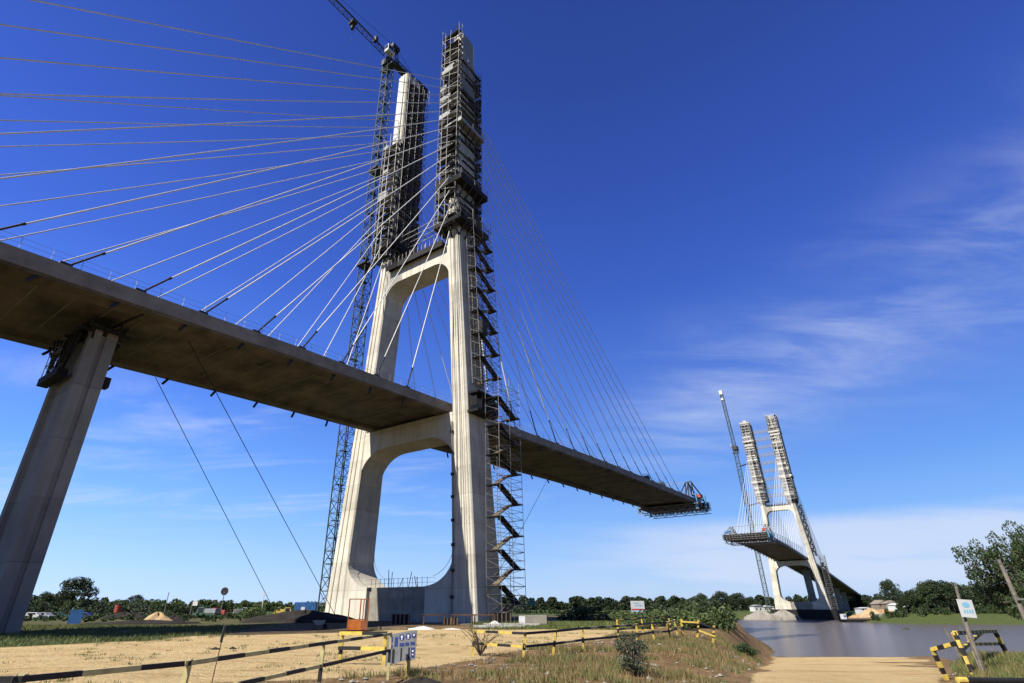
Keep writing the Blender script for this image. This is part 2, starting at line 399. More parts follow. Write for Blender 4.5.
def zones(X, Y, SD, TD, TWd):
    H = (X - CN.x) * PX.x + (Y - CN.y) * PX.y; T = (X - CN.x) * AX.x + (Y - CN.y) * AX.y
    w = wob(X, Y, 6, 5); w2 = wob(X, Y, 2.2, 8)
    dist = (TD - 1) * TWd
    # sandy yard between the fence and the tower
    near_edge = np.interp(X, [-60, -30, -10, -3, 1, 6, 12], [9, 12, 17, 20, 28, 36, 48])
    far_edge = np.interp(X, [-60, -45, -30, -18, -8, 0, 8, 16, 26, 34], [26, 31, 37, 46, 58, 60, 66, 80, 92, 70])
    sand = sst(Y + 1.2 * w + .5 * w2, near_edge - 1, near_edge + 1.5) * (1 - sst(Y + 2 * w, far_edge - 2, far_edge + 2)) * sst(dist, 8, 11)
    front = (1 - sst(Y + 1.0 * w2, 15.5, 17.5)) * sst(X, -22, -14) * (1 - sst(X + w, 3.2, 5.5)); sand = np.maximum(sand, 0.8 * front)
    sand = np.maximum(sand, (1 - sst(dist + .6 * w2, -0.6, 0.6)) * (Y < 120) * sst(SD + 2.2 * w2, 2, 8))
    green = np.clip(sst(H + w, 10, 13) * (1 - sst(H + w, 21, 24)) * sst(Y, 26, 34) * (1 - sst(X, -26, -16)), 0, 1)
    green = np.maximum(green, sst(X, -3, 3) * sst(Y, 56, 62) * (1 - sst(X + Y * .2 + 3 * w, 26, 34)))
    green = np.maximum(green, sst(Y, 120, 150) * (1 - .12 * sst(T, 180, 260)))
    green = np.maximum(green, .50 * sst(-X, 16, 24) * sst(Y, 34, 42))
    green = np.maximum(green, ((X > 15) & (Y < 34) & (dist > 0.5) & (X > np.interp(Y, TRACK[:, 1], TRACK[:, 0]))) * 0.75)
    dry = (1 - sand) * (Y < 110) * sst(X, -14, -2)
    return np.clip(sand * (1 - .9 * green * (dist > 1)), 0, 1), np.clip(green, 0, 1), np.clip(dry, 0, 1)
zs, zg, zd = zones(GX, GY, SDG, TDG, TWG)
at = me.color_attributes.new('zone', 'FLOAT_COLOR', 'POINT')
at.data.foreach_set('color', np.stack([zs.ravel(), zg.ravel(), zd.ravel(), np.ones(zs.size)], 1).ravel().astype('f4'))
gm = bpy.data.materials.new('ground_surface'); gm.use_nodes = True
t = gm.node_tree; pb = t.nodes['Principled BSDF']; pb.inputs['Roughness'].default_value = 0.95; pb.inputs['Specular IOR Level'].default_value = 0.1
co = t.nodes.new('ShaderNodeTexCoord'); va = t.nodes.new('ShaderNodeVertexColor'); va.layer_name = 'zone'
sepc = t.nodes.new('ShaderNodeSeparateColor'); t.links.new(va.outputs[0], sepc.inputs[0])
def tn(scale, detail=6, st=(1, 1, 1), rough=0.6):
    mp = t.nodes.new('ShaderNodeMapping'); mp.inputs['Scale'].default_value = st; t.links.new(co.outputs['Object'], mp.inputs[0])
    n = t.nodes.new('ShaderNodeTexNoise'); n.inputs['Scale'].default_value = scale; n.inputs['Detail'].default_value = detail; n.inputs['Roughness'].default_value = rough
    t.links.new(mp.outputs[0], n.inputs['Vector']); return n.outputs[0]
def ramp(v, *stops):
    r = t.nodes.new('ShaderNodeValToRGB'); t.links.new(v, r.inputs[0])
    while len(r.color_ramp.elements) < len(stops): r.color_ramp.elements.new(0.5)
    for e, (p, c) in zip(r.color_ramp.elements, stops): e.position = p; e.color = (*[q * .59 for q in c], 1)
    return r.outputs[0]
def mx(f, a, b):
    n = t.nodes.new('ShaderNodeMixRGB'); t.links.new(f, n.inputs[0]); t.links.new(a, n.inputs[1]); t.links.new(b, n.inputs[2]); return n.outputs[0]
def thr(mask, noise, soft=0.10):
    a = t.nodes.new('ShaderNodeMath'); a.operation = 'ADD'; t.links.new(mask, a.inputs[0]); t.links.new(noise, a.inputs[1])
    r = t.nodes.new('ShaderNodeMapRange'); r.inputs[1].default_value = 1.0 - soft; r.inputs[2].default_value = 1.0 + soft; t.links.new(a.outputs[0], r.inputs[0]); return r.outputs[0]
sandc = ramp(tn(0.6, 8), (0.3, (0.72, 0.48, 0.22)), (0.5, (0.98, 0.72, 0.35)), (0.75, (1.05, 0.84, 0.48)))
tracks = ramp(tn(1.2, 8, (0.15, 1.0, 1)), (0.38, (0.50, 0.32, 0.14)), (0.45, (1.0, 0.74, 0.36)), (0.6, (1.0, 0.74, 0.36)))
speck = ramp(tn(7.0, 10, rough=0.75), (0.36, (0.5, 0.42, 0.34)), (0.46, (1.1, 1.1, 1.1)), (0.7, (1.25, 1.25, 1.25)))
ruts = ramp(tn(0.42, 10, (0.6, 1.5, 1), rough=0.75), (0.36, (0.55, 0.47, 0.38)), (0.44, (1.1, 1.1, 1.1)), (0.7, (1.35, 1.35, 1.35)))
mm_ = t.nodes.new('ShaderNodeMixRGB'); mm_.inputs[0].default_value = 0.35; t.links.new(sandc, mm_.inputs[1]); t.links.new(tracks, mm_.inputs[2]); sandc = mm_.outputs[0]
for q_, f_ in ((speck, 0.5), (ruts, 0.6)):
    m2 = t.nodes.new('ShaderNodeMixRGB'); m2.blend_type = 'MULTIPLY'; m2.inputs[0].default_value = f_; t.links.new(sandc, m2.inputs[1]); t.links.new(q_, m2.inputs[2]); sandc = m2.outputs[0]
grassc = ramp(tn(1.5, 8), (0.3, (0.05, 0.065, 0.022)), (0.6, (0.10, 0.13, 0.04)), (0.8, (0.20, 0.18, 0.08)))
dryc = ramp(tn(1.1, 9, rough=0.7), (0.28, (0.09, 0.075, 0.035)), (0.45, (0.22, 0.14, 0.065)), (0.62, (0.34, 0.22, 0.11)), (0.8, (0.46, 0.36, 0.24)))
dirtc = ramp(tn(0.5, 9), (0.3, (0.07, 0.06, 0.03)), (0.55, (0.16, 0.12, 0.06)), (0.75, (0.30, 0.21, 0.11)))
c = mx(thr(sepc.outputs[2], tn(0.7)), dirtc, dryc)
c = mx(thr(sepc.outputs[0], tn(1.6, 8)), c, sandc)
c = mx(thr(sepc.outputs[1], tn(0.8, 8)), c, grassc)
t.links.new(c, pb.inputs['Base Color'])
bp = t.nodes.new('ShaderNodeBump'); bp.inputs['Strength'].default_value = 0.9; bp.inputs['Distance'].default_value = 0.22
t.links.new(tn(3.0, 10, rough=0.7), bp.inputs['Height']); t.links.new(bp.outputs[0], pb.inputs['Normal'])
me.materials.append(gm)
gobj = bpy.data.objects.new('ground', me); COL.objects.link(gobj); gobj['kind'] = 'structure'

wm = bpy.data.materials.new('river_water'); wm.use_nodes = True
t = wm.node_tree; pb = t.nodes['Principled BSDF']; pb.inputs['Roughness'].default_value = 0.17; pb.inputs['IOR'].default_value = 1.33
pb.inputs['Base Color'].default_value = (0.088, 0.072, 0.062, 1)
co = t.nodes.new('ShaderNodeTexCoord')
bp = t.nodes.new('ShaderNodeBump'); bp.inputs['Strength'].default_value = 1.0; bp.inputs['Distance'].default_value = 0.75
t.links.new(tn(0.55, 13, (0.6, 1.4, 1), rough=.7), bp.inputs['Height']); t.links.new(bp.outputs[0], pb.inputs['Normal'])
b = MB(); wq = [ht(-2600, 60), ht(3000, -900), ht(3000, 420), ht(-2600, 420)]
b.add([(q[0], q[1], WATER) for q in wq], [(0, 1, 2, 3)])
w_ = b.build('river', wm); w_['kind'] = 'structure'

# ------------------------------------------------------------------ bridge halves
ZB = 0.0
ZM = 61.3          # top of the upper crossbeam
ZT = 119.9         # top of the legs
def ho(z):         # outer half width of the tower
    return 14.9 + (10.2 - 14.9) * z / ZM if z < ZM else 10.2 - 0.45 * (z - ZM) / (ZT - ZM)
def lw(z): return np.interp(z, [0, 8, 30, ZM, ZT], [4.3, 3.7, 3.1, 2.75, 2.4])
def ld(z): return np.interp(z, [0, 10, 30, ZM, ZT], [6.0, 5.6, 5.1, 4.9, 4.8])
def leg_ring(s, z):
    o = ho(z); i = o - lw(z); d = ld(z) / 2; c = 0.22
    w = o - i
    pts = [(i + c, -d), (i + w * .26, -d), (i + w * .26 + .07, -d + .16), (i + w * .40, -d + .16), (i + w * .40 + .07, -d), (i + w * .58, -d), (i + w * .58 + .07, -d + .16), (i + w * .72, -d + .16), (i + w * .72 + .07, -d), (o - c, -d),
           (o, -d + c), (o, d - c), (o - c, d)]
    pts += [(i + w * .72, d), (i + w * .28, d), (i + c, d), (i, d - c), (i, -d + c)]
    return [(s * p, q, z) for p, q in pts]
def deck_z(t, k):
    return float(np.interp(t, [-480, -60, -30, 0, 60, 130], [4.0, 27.6 - k, 29.2 - k, 30.3 - k, 32.3 - k * .6, 33.6 - k * .3]))
def arc(cx, cz, rx, rz, a0, a1, n=9):
    return [(cx + rx * math.cos(R(a0 + (a1 - a0) * i / n)), cz + rz * math.sin(R(a0 + (a1 - a0) * i / n))) for i in range(n + 1)]

def bridge_half(frame, label, k, front_len, back_len, ncab, fstep, piers, sleeves):
    root = thing('cable_stayed_bridge', label, 'bridge', (0, 0, 0), 0, 'halves of the cable stayed bridge', frame)
    # tower
    for s in (-1, 1):
        zs_ = [0, 3, 6, 10, 15, 20, 25, 30, 36, 42, 48, 54, 58, ZM, 70, 80, 90, 100, 110, ZT]
        b = MB(); b.loft([leg_ring(s, z) for z in zs_]); leg = b.build('tower_leg', MT['concrete'], root)
        b = MB()
        x = s * (ho(10) - lw(10) + .35)
        if s > 0:
            pts = [(s * (ho(z) - lw(z) + .25), -ld(z) / 2 - .18, z) for z in (0.3, 10, 20, 27)]
            b.path(pts, 0.12, 6); clampb = MB()
            for z in np.arange(3, 27, 3.2):
                xx = s * (ho(z) - lw(z) + .25); clampb.box(xx - .2, xx + .2, -ld(z) / 2 - .36, -ld(z) / 2 - .02, z - .2, z + .2)
            dp = b.build('drain_pipe', MT['piercon'], leg); clampb.build('pipe_clamp', MT['blackpipe'], dp)
    # upper crossbeam with rounded haunches, and the narrower one under the deck
    def crossbeam(name, ztop, zap, rx, rz, dep, over):
        zi = zap - rz; xi = ho(zi) - lw(zi) + over; xt = ho(ztop) - lw(ztop) + over
        right = arc(xi - rx, zi, rx, rz, 0, 90); left = [(-p, q) for p, q in right[::-1]]
        b = MB()
        b.poly_y([(xt, ztop), (xi, zi)] + right[1:] + left[:-1] + [(-xi, zi), (-xt, ztop)], -dep / 2, dep / 2)
        return b.build(name, MT['concrete'], root)
    crossbeam('upper_crossbeam', ZM - .35, 57.9, 3.6, 4.4, 4.7, .25)
    crossbeam('deck_crossbeam', deck_z(0, k) - 1.62, 25.4 - k * .5, 5.6, 4.6, 4.9, .25)
    for s in (-1, 1):
        zi = 8.4; xi = ho(zi) - lw(zi) + .25; xb = ho(0) - lw(0) + .25
        a = arc(xi - 5.2 - .2, zi, 5.2, 4.0, 0, -90)
        pts = [(xi, zi)] + a[1:] + [(5.8, 4.4), (5.8, 0), (xb, 0)]
        b = MB(); b.poly_y([(s * p, q) for p, q in pts], -2.75, 2.75); b.build('base_haunch', MT['concrete'], root)
        b = MB()
        for dy in (-2.62, 2.62):
            for i in range(len(a) - 3): b.bar((s * (a[i][0] - .05), dy, a[i][1] + 1), (s * (a[i + 1][0] - .05), dy, a[i + 1][1] + 1), .03, 4)
        b.build('haunch_rail', MT['galv'], root)
    b = MB(); b.box(-5.8, 5.8, -2.2, 2.2, 0, 4.38); b.build('base_wall', MT['wallcon'], root)
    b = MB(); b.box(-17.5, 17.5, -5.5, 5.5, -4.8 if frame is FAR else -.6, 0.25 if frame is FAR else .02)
    b.build('pile_cap', MT['capshade' if frame is FAR else 'piercon'], root)
    b = MB()
    for i in range(13): x = -5.6 + i * .93; b.bar((x, -2.1, 4.3), (x + random.uniform(-.05, .05), -2.1, 5.6), .03, 4)
    for zz in (4.9, 5.5): b.bar((-7, -2.1, zz), (7, -2.1, zz), .025, 4)
    for i in range(6): x = random.uniform(-5, 3); b.bar((x, 0, 4.3), (x + random.uniform(-.6, .6), 0, random.uniform(5.5, 7.2)), .05, 4)
    b.build('wall_railing', MT['rust'], root)
    # deck
    ts = list(np.arange(-back_len, -60, 30)) + list(np.arange(-60, front_len, 5)) + [front_len]
    HW = 8.74
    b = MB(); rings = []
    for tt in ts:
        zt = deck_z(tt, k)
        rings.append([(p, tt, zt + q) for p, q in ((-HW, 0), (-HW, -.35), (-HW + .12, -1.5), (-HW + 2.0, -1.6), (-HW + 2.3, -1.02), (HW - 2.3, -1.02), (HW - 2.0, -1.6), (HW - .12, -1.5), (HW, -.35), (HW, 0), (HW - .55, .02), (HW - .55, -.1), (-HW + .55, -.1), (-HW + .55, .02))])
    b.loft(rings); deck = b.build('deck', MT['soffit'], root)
    b = MB()
    tb = -back_len + 3
    while tb < front_len - 1:
        if abs(tb) > 4:
            zt = deck_z(tb, k); b.box(-HW + 2.35, HW - 2.35, tb - .05, tb + .05, zt - 1.05, zt - 1.0)
        tb += 5.85 / 2 if tb < 0 else 3.85
    b.build('floor_beam', MT['deckcon'], deck)
    for s in (-1, 1):       # pale kerb along the edge
        b = MB(); rings = []
        for tt in ts:
            zt = deck_z(tt, k); e = s * (HW + .04)
            rings.append([(e, tt, zt - 1.28), (e, tt, zt + .16), (e - s * .5, tt, zt + .16), (e - s * .5, tt, zt + .021), (e - s * .14, tt, zt + .021), (e - s * .14, tt, zt - 1.28)])
        b.loft(rings); b.build('edge_kerb', MT['deckcon'], deck)
        b = MB(); tt = -back_len
        while tt < front_len - 6:
            zt = deck_z(tt, k) + .16; zn = deck_z(tt + 2.2, k) + .16; e = s * (HW - .25)
            b.bar((e, tt, zt - .02), (e, tt, zt + 1.15), .022, 3)
            for q in (.6, 1.12): b.bar((e, tt, zt + q), (e, tt + 2.2, zn + q), .016, 3)
            tt += 2.2
        b.build('railing', MT['galv'], deck)
    # piers under the approach
    for tp in piers:
        ztop = deck_z(tp, k) - 2.6
        b = MB(); d = 1.15; w = 3.5 if frame is NEAR else 2.1
        sec = [(-w, -d), (-w + .9, -d), (-w + 1.05, -d + .38), (w - 1.05, -d + .38), (w - .9, -d), (w, -d), (w, -.22), (w - .22, -.16), (w - .22, .16), (w, .22), (w, d),
               (w - .9, d), (w - 1.05, d - .38), (-w + 1.05, d - .38), (-w + .9, d), (-w, d), (-w, .22), (-w + .22, .16), (-w + .22, -.16), (-w, -.22)]
        b.loft([[(p, tp + q, zz) for p, q in sec] for zz in (-1.5, ztop)])
        pr = b.build('approach_pier', MT['piercon'], root)
        b = MB()
        for hh in (-1, 1): b = MB(); hh *= w * .72; b.box(hh - .55, hh + .55, tp - .5, tp + .5, ztop, ztop + 1.62); b.build('bearing', MT['darksteel'], pr)
    # stays
    for s in (-1, 1):
        for dirn in (-1, 1):
            for i in range(ncab):
                tf = -(11.3 + 6.0 * i) if dirn < 0 else 9.5 + fstep * i
                if dirn > 0 and (tf > front_len - 6 or i > 13): continue
                za = 1.9 + (66.5, 70.5, 74, 77, 79.5, 82, 84.5, 87, 89, 91.3, 93.5, 95.7, 97.8, 100, 102.2)[i]
                A = Vector((s * (HW - .35), tf, deck_z(tf, k) + .1)); B = Vector((s * (ho(za) - lw(za) / 2), 2.1 * dirn, za))
                r = .075 if frame is NEAR else .085
                b = MB(); L = (B - A).length
                # slight sag
                pts = []
                for q in range(9):
                    u = q / 8; p = A.lerp(B, u); p.z -= 4 * u * (1 - u) * (0.0035 * L); pts.append(p)
                b.path(pts, r, 6)
                cb = b.build('stay_cable', MT['sheath'], root)
                d = (B - A).normalized()
                b = MB(); up = 3.4 if dirn < 0 else 5.0
                b.bar(A - d * .15, A + d * up, .10, 8); b.bar(A + d * up, A + d * (up + .25), .14, 8)
                lowb = MB(); lowb.bar(A - d * (1.6 / max(d.z, .25)) - d * .1, A - d * (1.62 / max(d.z, .25) + 1.0), .16, 8)
                b.box(A.x - .3, A.x + .3, A.y - .45, A.y + .45, A.z + .0, A.z + .3)
                b.build('anchor_pipe', MT['blackpipe'], cb); lowb.build('anchor_stub', MT['blackpipe'], cb)
                if sleeves and dirn > 0 and i in (0, 1, 3) and s > 0:
                    b = MB(); b.bar(A + d * 8, A + d * 20, .13, 8); b.bar(A + d * 20, A + d * 20.4, .2, 8); b.build('loose_sheath', MT['sheathwhite'], cb)
    # formwork left on the tower heads
    for s in (-1, 1):
        b = MB()
        if frame is NEAR and s > 0:
            for i in range(6):
                z0 = 100 + i * 3.3; o = ho(z0); b.box(o + .06, o + .2, -2.2 + .02 * i, 1.5, z0, z0 + 3.2)
            b.build('formwork_panel', MT['formply'], root)
            b = MB()
            for i in range(24): z0 = 73 + i * 1.95; o = ho(z0); b.box(o - .28, o + .22, -2.95, -2.5, z0, z0 + .75)
            b.build('corner_clamp', MT['white'], root)
        elif frame is NEAR:
            for i in range(7):
                z0 = 96.5 + i * 3.25; o = ho(z0); b.box(-o - .05, -o + 1.75, -ld(z0) / 2 - .2, -ld(z0) / 2 - .06, z0, z0 + 3.15)
            b.build('formwork_panel', MT['white'], root)
        else:
            for i in range(2):
                z0 = 100.0 + i * 3.3; o = ho(z0); b.box(s * o - 1.6, s * o + 1.6, 2.62, 2.8, z0, z0 + 3.1)
            b.build('formwork_panel', MT['white'], root)
    return root

bridge_half(NEAR, 'near half of unfinished cable stayed bridge, its H shaped concrete tower on the sandy bank', 0.0, 130, 215, 15, 7.7, [-47.5, -97.5, -147.5], True)
bridge_half(FAR, 'far half of the unfinished cable stayed bridge, standing across the river', 1.3, 112, 470, 15, 6.9, [-48 - 50 * i for i in range(8)], False)

# ------------------------------------------------------------------ scaffolds
def frame_grid(b, x0, x1, y0, y1, z0, z1, dz, r, nx=1, ny=1, dia=True, rnd=0.0):
    xs = np.linspace(x0, x1, nx + 1); ys = np.linspace(y0, y1, ny + 1); zl = np.arange(z0, z1 + .01, dz)
    for i, x in enumerate(xs):
        for j, y in enumerate(ys):
            if 0 < i < nx and 0 < j < ny: continue
            b.bar((x, y, z0), (x, y, z1 + random.uniform(0, rnd)), r, 3)
    for q, z in enumerate(zl):
        for x in (x0, x1): b.bar((x, y0, z), (x, y1, z), r * .85, 3)
        for y in (y0, y1): b.bar((x0, y, z), (x1, y, z), r * .85, 3)
        if dia and q < len(zl) - 1:
            zz = zl[q + 1]
            if q % 2: b.bar((x1, y0, z), (x1, y1, zz), r * .8, 3); b.bar((x0, y0, z), (x1, y0, zz), r * .8, 3)
            else: b.bar((x1, y1, z), (x1, y0, zz), r * .8, 3); b.bar((x1, y0, z), (x0, y0, zz), r * .8, 3)

def stair_tower(label, frame, loc, sx, L, z1, lift, r, plate, group='stair towers of tube scaffold', lean=0.0):
    """zigzag stair inside a tube frame; L along the bridge, sx across"""
    t_ = thing('scaffold_stair_tower', label, 'stair tower', loc, 0, group, frame)
    b = MB(); frame_grid(b, 0, sx, 0, L, 0, z1, lift / 4, r, 1, 2, True, .8)
    if lean:
        b.v = [(p[0] - lean * p[2], p[1], p[2]) for p in b.v]
    b.build('tube_frame', MT['galv'], t_)
    n = int(z1 / lift)
    for i in range(n):
        z = i * lift; dx = -lean * z
        f1 = MB(); a = (sx * .3 + dx, L * .15, z + .1); c = (sx * .3 + dx, L * .85, z + lift / 2)
        f1.beam(a, c, sx * .42, plate); 
        for s_ in (-.2, .2): f1.bar((a[0] + s_ * sx, a[1], a[2] + .95), (c[0] + s_ * sx, c[1], c[2] + .95), r * .7, 3)
        f1.build('stair_flight', MT['timber'], t_)
        f2 = MB(); a = (sx * .72 + dx, L * .85, z + lift / 2); c = (sx * .72 + dx, L * .15, z + lift)
        f2.beam(a, c, sx * .42, plate)
        for s_ in (-.2, .2): f2.bar((a[0] + s_ * sx, a[1], a[2] + .95), (c[0] + s_ * sx, c[1], c[2] + .95), r * .7, 3)
        f2.build('stair_flight', MT['plank'], t_)
        for yy, zz in ((L * .85, z + lift / 2), (-.1, z + lift)):
            l_ = MB(); l_.box(dx, sx + dx, yy, yy + L * .17, zz - .1, zz); l_.build('landing', MT['plank'], t_)
    return t_
stair_tower('tall tube scaffold stair tower zigzagging up beside the near tower leg to deck level', NEAR, (14.8, -.9, 0), 2.4, 5.7, 33, 4.3, .042, .15)
stair_tower('upper stair tower bracketed to the near tower leg between deck and upper crossbeam', NEAR, (12.7, -1.4, 33), 1.7, 5.6, 34, 4.3, .045, .35, lean=0.055)
stair_tower('light lattice stair tower under the deck of the far bridge tower', FAR, (-18.2, -3.0, 0), 2.8, 5.6, 30, 4.3, .10, .3)
stair_tower('upper stair tower clinging to the far tower leg above its deck', FAR, (-14.6, -2.8, 30), 2.0, 5.6, 31, 4.3, .09, .4, lean=-0.06)

def leg_scaffold(label, frame, s, z0, z1, r, dense, front=-1):
    """tube scaffold and plank lifts wrapped round one upper tower leg"""
    t_ = thing('leg_scaffold', label, 'scaffold', (s * 8.8, 0, z0), 0, 'scaffolds round the upper tower legs', frame)
    H = z1 - z0; rnd = random.Random(int(z1 * 7 + s))
    cx = s * (ho((z0 + z1) / 2) - lw(80) / 2) - s * 8.8
    xa, xb, ya, yb = cx - 2.5, cx + 2.2, -4.1, 4.2
    if frame is NEAR and s > 0: xa = cx - 3.1; xb = cx + 1.75
    if frame is NEAR and s < 0: xb = cx + 1.9
    Hb = H - (9 if frame is NEAR and s > 0 else 0)
    if frame is FAR: xa -= .7; xb += .7; ya -= .5; yb += .5
    b = MB()
    for (x0, x1, y0, y1) in ((xa, xb, ya, ya + 1.1), (xa, xb, yb - 1.1, yb), (xa, xa + .9, ya, yb), (xb - .4 if s > 0 and frame is NEAR else xb - .8, xb, ya + 1, yb)):
        frame_grid(b, x0, x1, y0, y1, 0, Hb if (y0 > 0 or x0 > xa + .1) else H, 2.0, r, 2 if x1 - x0 > 3 else 1, 3 if y1 - y0 > 3 else 1, True, 1.6)
    b.build('tube_frame', MT['galv' if frame is NEAR else 'palegalv'], t_)
    dark = MB(); pale = MB()
    z = .4
    while z < H:
        for face in range(4):
            if face == 0: ext = (xa, xb, ya, ya + 1.0)
            elif face == 1: ext = (xa, xb, yb - 1.0, yb)
            elif face == 2: ext = (xa, xa + .8, ya, yb)
            else: ext = (xb - .7, xb, ya + 1, yb)
            if face in (1, 3) and z > Hb: continue
            if face == 3 and s > 0 and frame is NEAR and z > 36 and rnd.random() < .55: continue
            if rnd.random() < dense:
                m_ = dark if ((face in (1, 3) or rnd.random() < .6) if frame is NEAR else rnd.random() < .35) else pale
                e0 = rnd.uniform(0, .25) if rnd.random() < .5 else 0
                x0, x1, y0, y1 = ext
                if face < 2: x0 += (x1 - x0) * e0
                else: y0 += (y1 - y0) * e0
                m_.box(x0, x1, y0, y1, z - .08, z + .02)
                # toe boards, sheets and stacked gear hung on the lift
                if rnd.random() < .6:
                    hgt = rnd.choice((.3, .5, .9, 1.2))
                    if face == 0: m_.box(x0, x0 + (x1 - x0) * rnd.uniform(.3, .8), y0, y0 + .06, z, z + hgt)
                    elif face == 1: m_.box(x0, x1, y1 - .06, y1, z, z + hgt)
                    elif face == 2: m_.box(x0, x0 + .06, y0, y0 + (y1 - y0) * rnd.uniform(.4, .95), z, z + hgt)
                    else: m_.box(x1 - .06, x1, y0 + (y1 - y0) * rnd.uniform(0, .4), y1, z, z + hgt)
        z += rnd.uniform(1.3, 2.1)
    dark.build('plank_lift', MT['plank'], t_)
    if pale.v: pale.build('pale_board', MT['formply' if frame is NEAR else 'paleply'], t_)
    return t_
def skip_sheets(): pass
hm_ = thing('hoist_mast', 'pale ladder like hoist mast clamped to the near tower leg by the upper stairs', 'hoist mast', (12.55, -.2, 33), 0, None, NEAR)
b = MB()
for z in np.arange(0, 30, .55):
    dx = -.055 * z
    for yy in (0, 1.5): b.bar((dx, yy, z), (1.1 + dx, yy, z), .04, 3)
    b.bar((1.1 + dx, 0, z), (1.1 + dx, 1.5, z), .045, 3)
for (xx, yy) in ((0, 0), (1.1, 0), (1.1, 1.5), (0, 1.5)): b.bar((xx, yy, 0), (xx - .055 * 30, yy, 30), .06, 4)
b.build('lattice', MT['galv'], hm_)
b = MB(); b.box(-.4, 1.2, 0, 1.5, 9, 11.5); b.build('hoist_cage', MT['darksteel'], hm_)
leg_scaffold('scaffold round the near tower upper leg with grey formwork panels at its head', NEAR, 1, 64, 120, .055, .85)
ls = leg_scaffold('black plank scaffold round the near tower upper leg beside the tower crane', NEAR, -1, 64, 97, .055, .95)
b = MB()          # dark netting on the side that faces the other leg
for i in range(27):
    z0 = i * 2.0; y0_ = -2.2 + random.uniform(0, .5); y1_ = 4.4 - random.uniform(0, .4); hh = random.choice((1.0, 1.5, 1.8, 1.3))
    b.add([(1.85, y0_, z0), (1.85, y1_, z0), (-1.6, y1_ + .02, z0), (-1.6, y1_ + .02, z0 + hh), (1.85, y1_, z0 + hh), (1.85, y0_, z0 + hh)], [(0, 1, 4, 5), (1, 2, 3, 4)])
    b.box(1.42, 1.8, y0_ + .2, y1_ - .1, z0 - .1, z0)
b.build('netting', MT['plank'], ls)
b = MB(); frame_grid(b, 1.95, 2.5, -2.4, 4.6, 0, 54, 2.0, .045, 1, 4, True, 1.5); b.build('outer_tubes', MT['galv'], ls)
leg_scaffold('pale scaffold round the far tower upper leg next to the far crane', FAR, 1, 64, 118, .13, .8)
leg_scaffold('pale scaffold round the far tower upper leg above the far stair tower', FAR, -1, 64, 120, .13, .8)

def ring_platform(label, frame, s, z, r_out, thick, mat='plank', name='bracket_platform'):
    t_ = thing(name, label, 'work platform', (s * (ho(z) - lw(z) / 2), 0, z), 0, 'bracket platforms on the tower legs', frame)
    x1 = lw(z) / 2 + .05; y1 = ld(z) / 2 + .05; ox, oy = x1 + r_out, y1 + r_out
    b = MB()
    for q in ((-ox, ox, -oy, -y1), (-ox, ox, y1, oy), (-ox, -x1, -y1, y1), (x1, ox, -y1, y1)): b.box(q[0], q[1], q[2], q[3], 0, thick)
    b.build('platform_floor', MT[mat], t_)
    b = MB()
    for sx_ in (-1, 1):
        for yy in np.linspace(-y1, y1, 4): b.beam((sx_ * x1, yy, -2.2), (sx_ * ox, yy, 0), .16, .3)
    for sy_ in (-1, 1):
        for xx in np.linspace(-x1, x1, 3): b.beam((xx, sy_ * y1, -2.2), (xx, sy_ * oy, 0), .16, .3)
    b.build('bracket', MT['darksteel'], t_)
    b = MB()
    for (xx, yy) in ((-ox, -oy), (ox, -oy), (ox, oy), (-ox, oy), (0, -oy), (0, oy), (ox, 0), (-ox, 0)): b.bar((xx, yy, thick), (xx, yy, thick + 1.2), .04, 3)
    for zz in (.6, 1.15):
        for p, q in (((-ox, -oy), (ox, -oy)), ((ox, -oy), (ox, oy)), ((ox, oy), (-ox, oy)), ((-ox, oy), (-ox, -oy))): b.bar((*p, thick + zz), (*q, thick + zz), .03, 3)
    b.build('guard_rail', MT['galv'], t_)
ring_platform('black bracket platform round the near tower leg between two stay anchor zones, above the stairs', NEAR, 1, 73.5, 1.75, 1.2)
ring_platform('black bracket platform at the head of the upper stairs on the near tower', NEAR, 1, 64.2, 1.8, .9)
ring_platform('black bracket platform on the near tower leg beside the tower crane mast', NEAR, -1, 66.5, 1.5, 1.3)
dkp = thing('deck_level_platform', 'dark boxed platform at deck level on the near tower, between the two stair towers', 'work platform', (12.7, -1.0, 27.9), 0, None, NEAR)
b = MB(); b.box(0, 2.0, -1.6, 3.8, 0, .4); b.box(0.1, 1.9, -1.5, 3.6, 3.0, 3.3); b.build('platform_floor', MT['plank'], dkp)
b = MB(); b.box(1.85, 1.95, -.6, 3.7, .4, 2.6); b.box(0.4, 1.7, -1.55, -1.5, .9, 2.4); b.build('side_sheet', MT['plank'], dkp)
ring_platform('dark bracket platform high on the far tower leg under its top formwork', FAR, -1, 97, 1.0, 1.0)
ring_platform('dark bracket platform high on the far tower leg beside the far crane', FAR, 1, 94, 1.0, 1.0)
ring_platform('dark bracket platform on the far tower where its upper crossbeam meets the stair side leg', FAR, -1, 62.6, 1.4, 1.0)
ring_platform('pale square formwork ring round the middle of the near tower upper leg', NEAR, 1, 89.4, 1.35, 1.0, 'formply', 'formwork_ring')

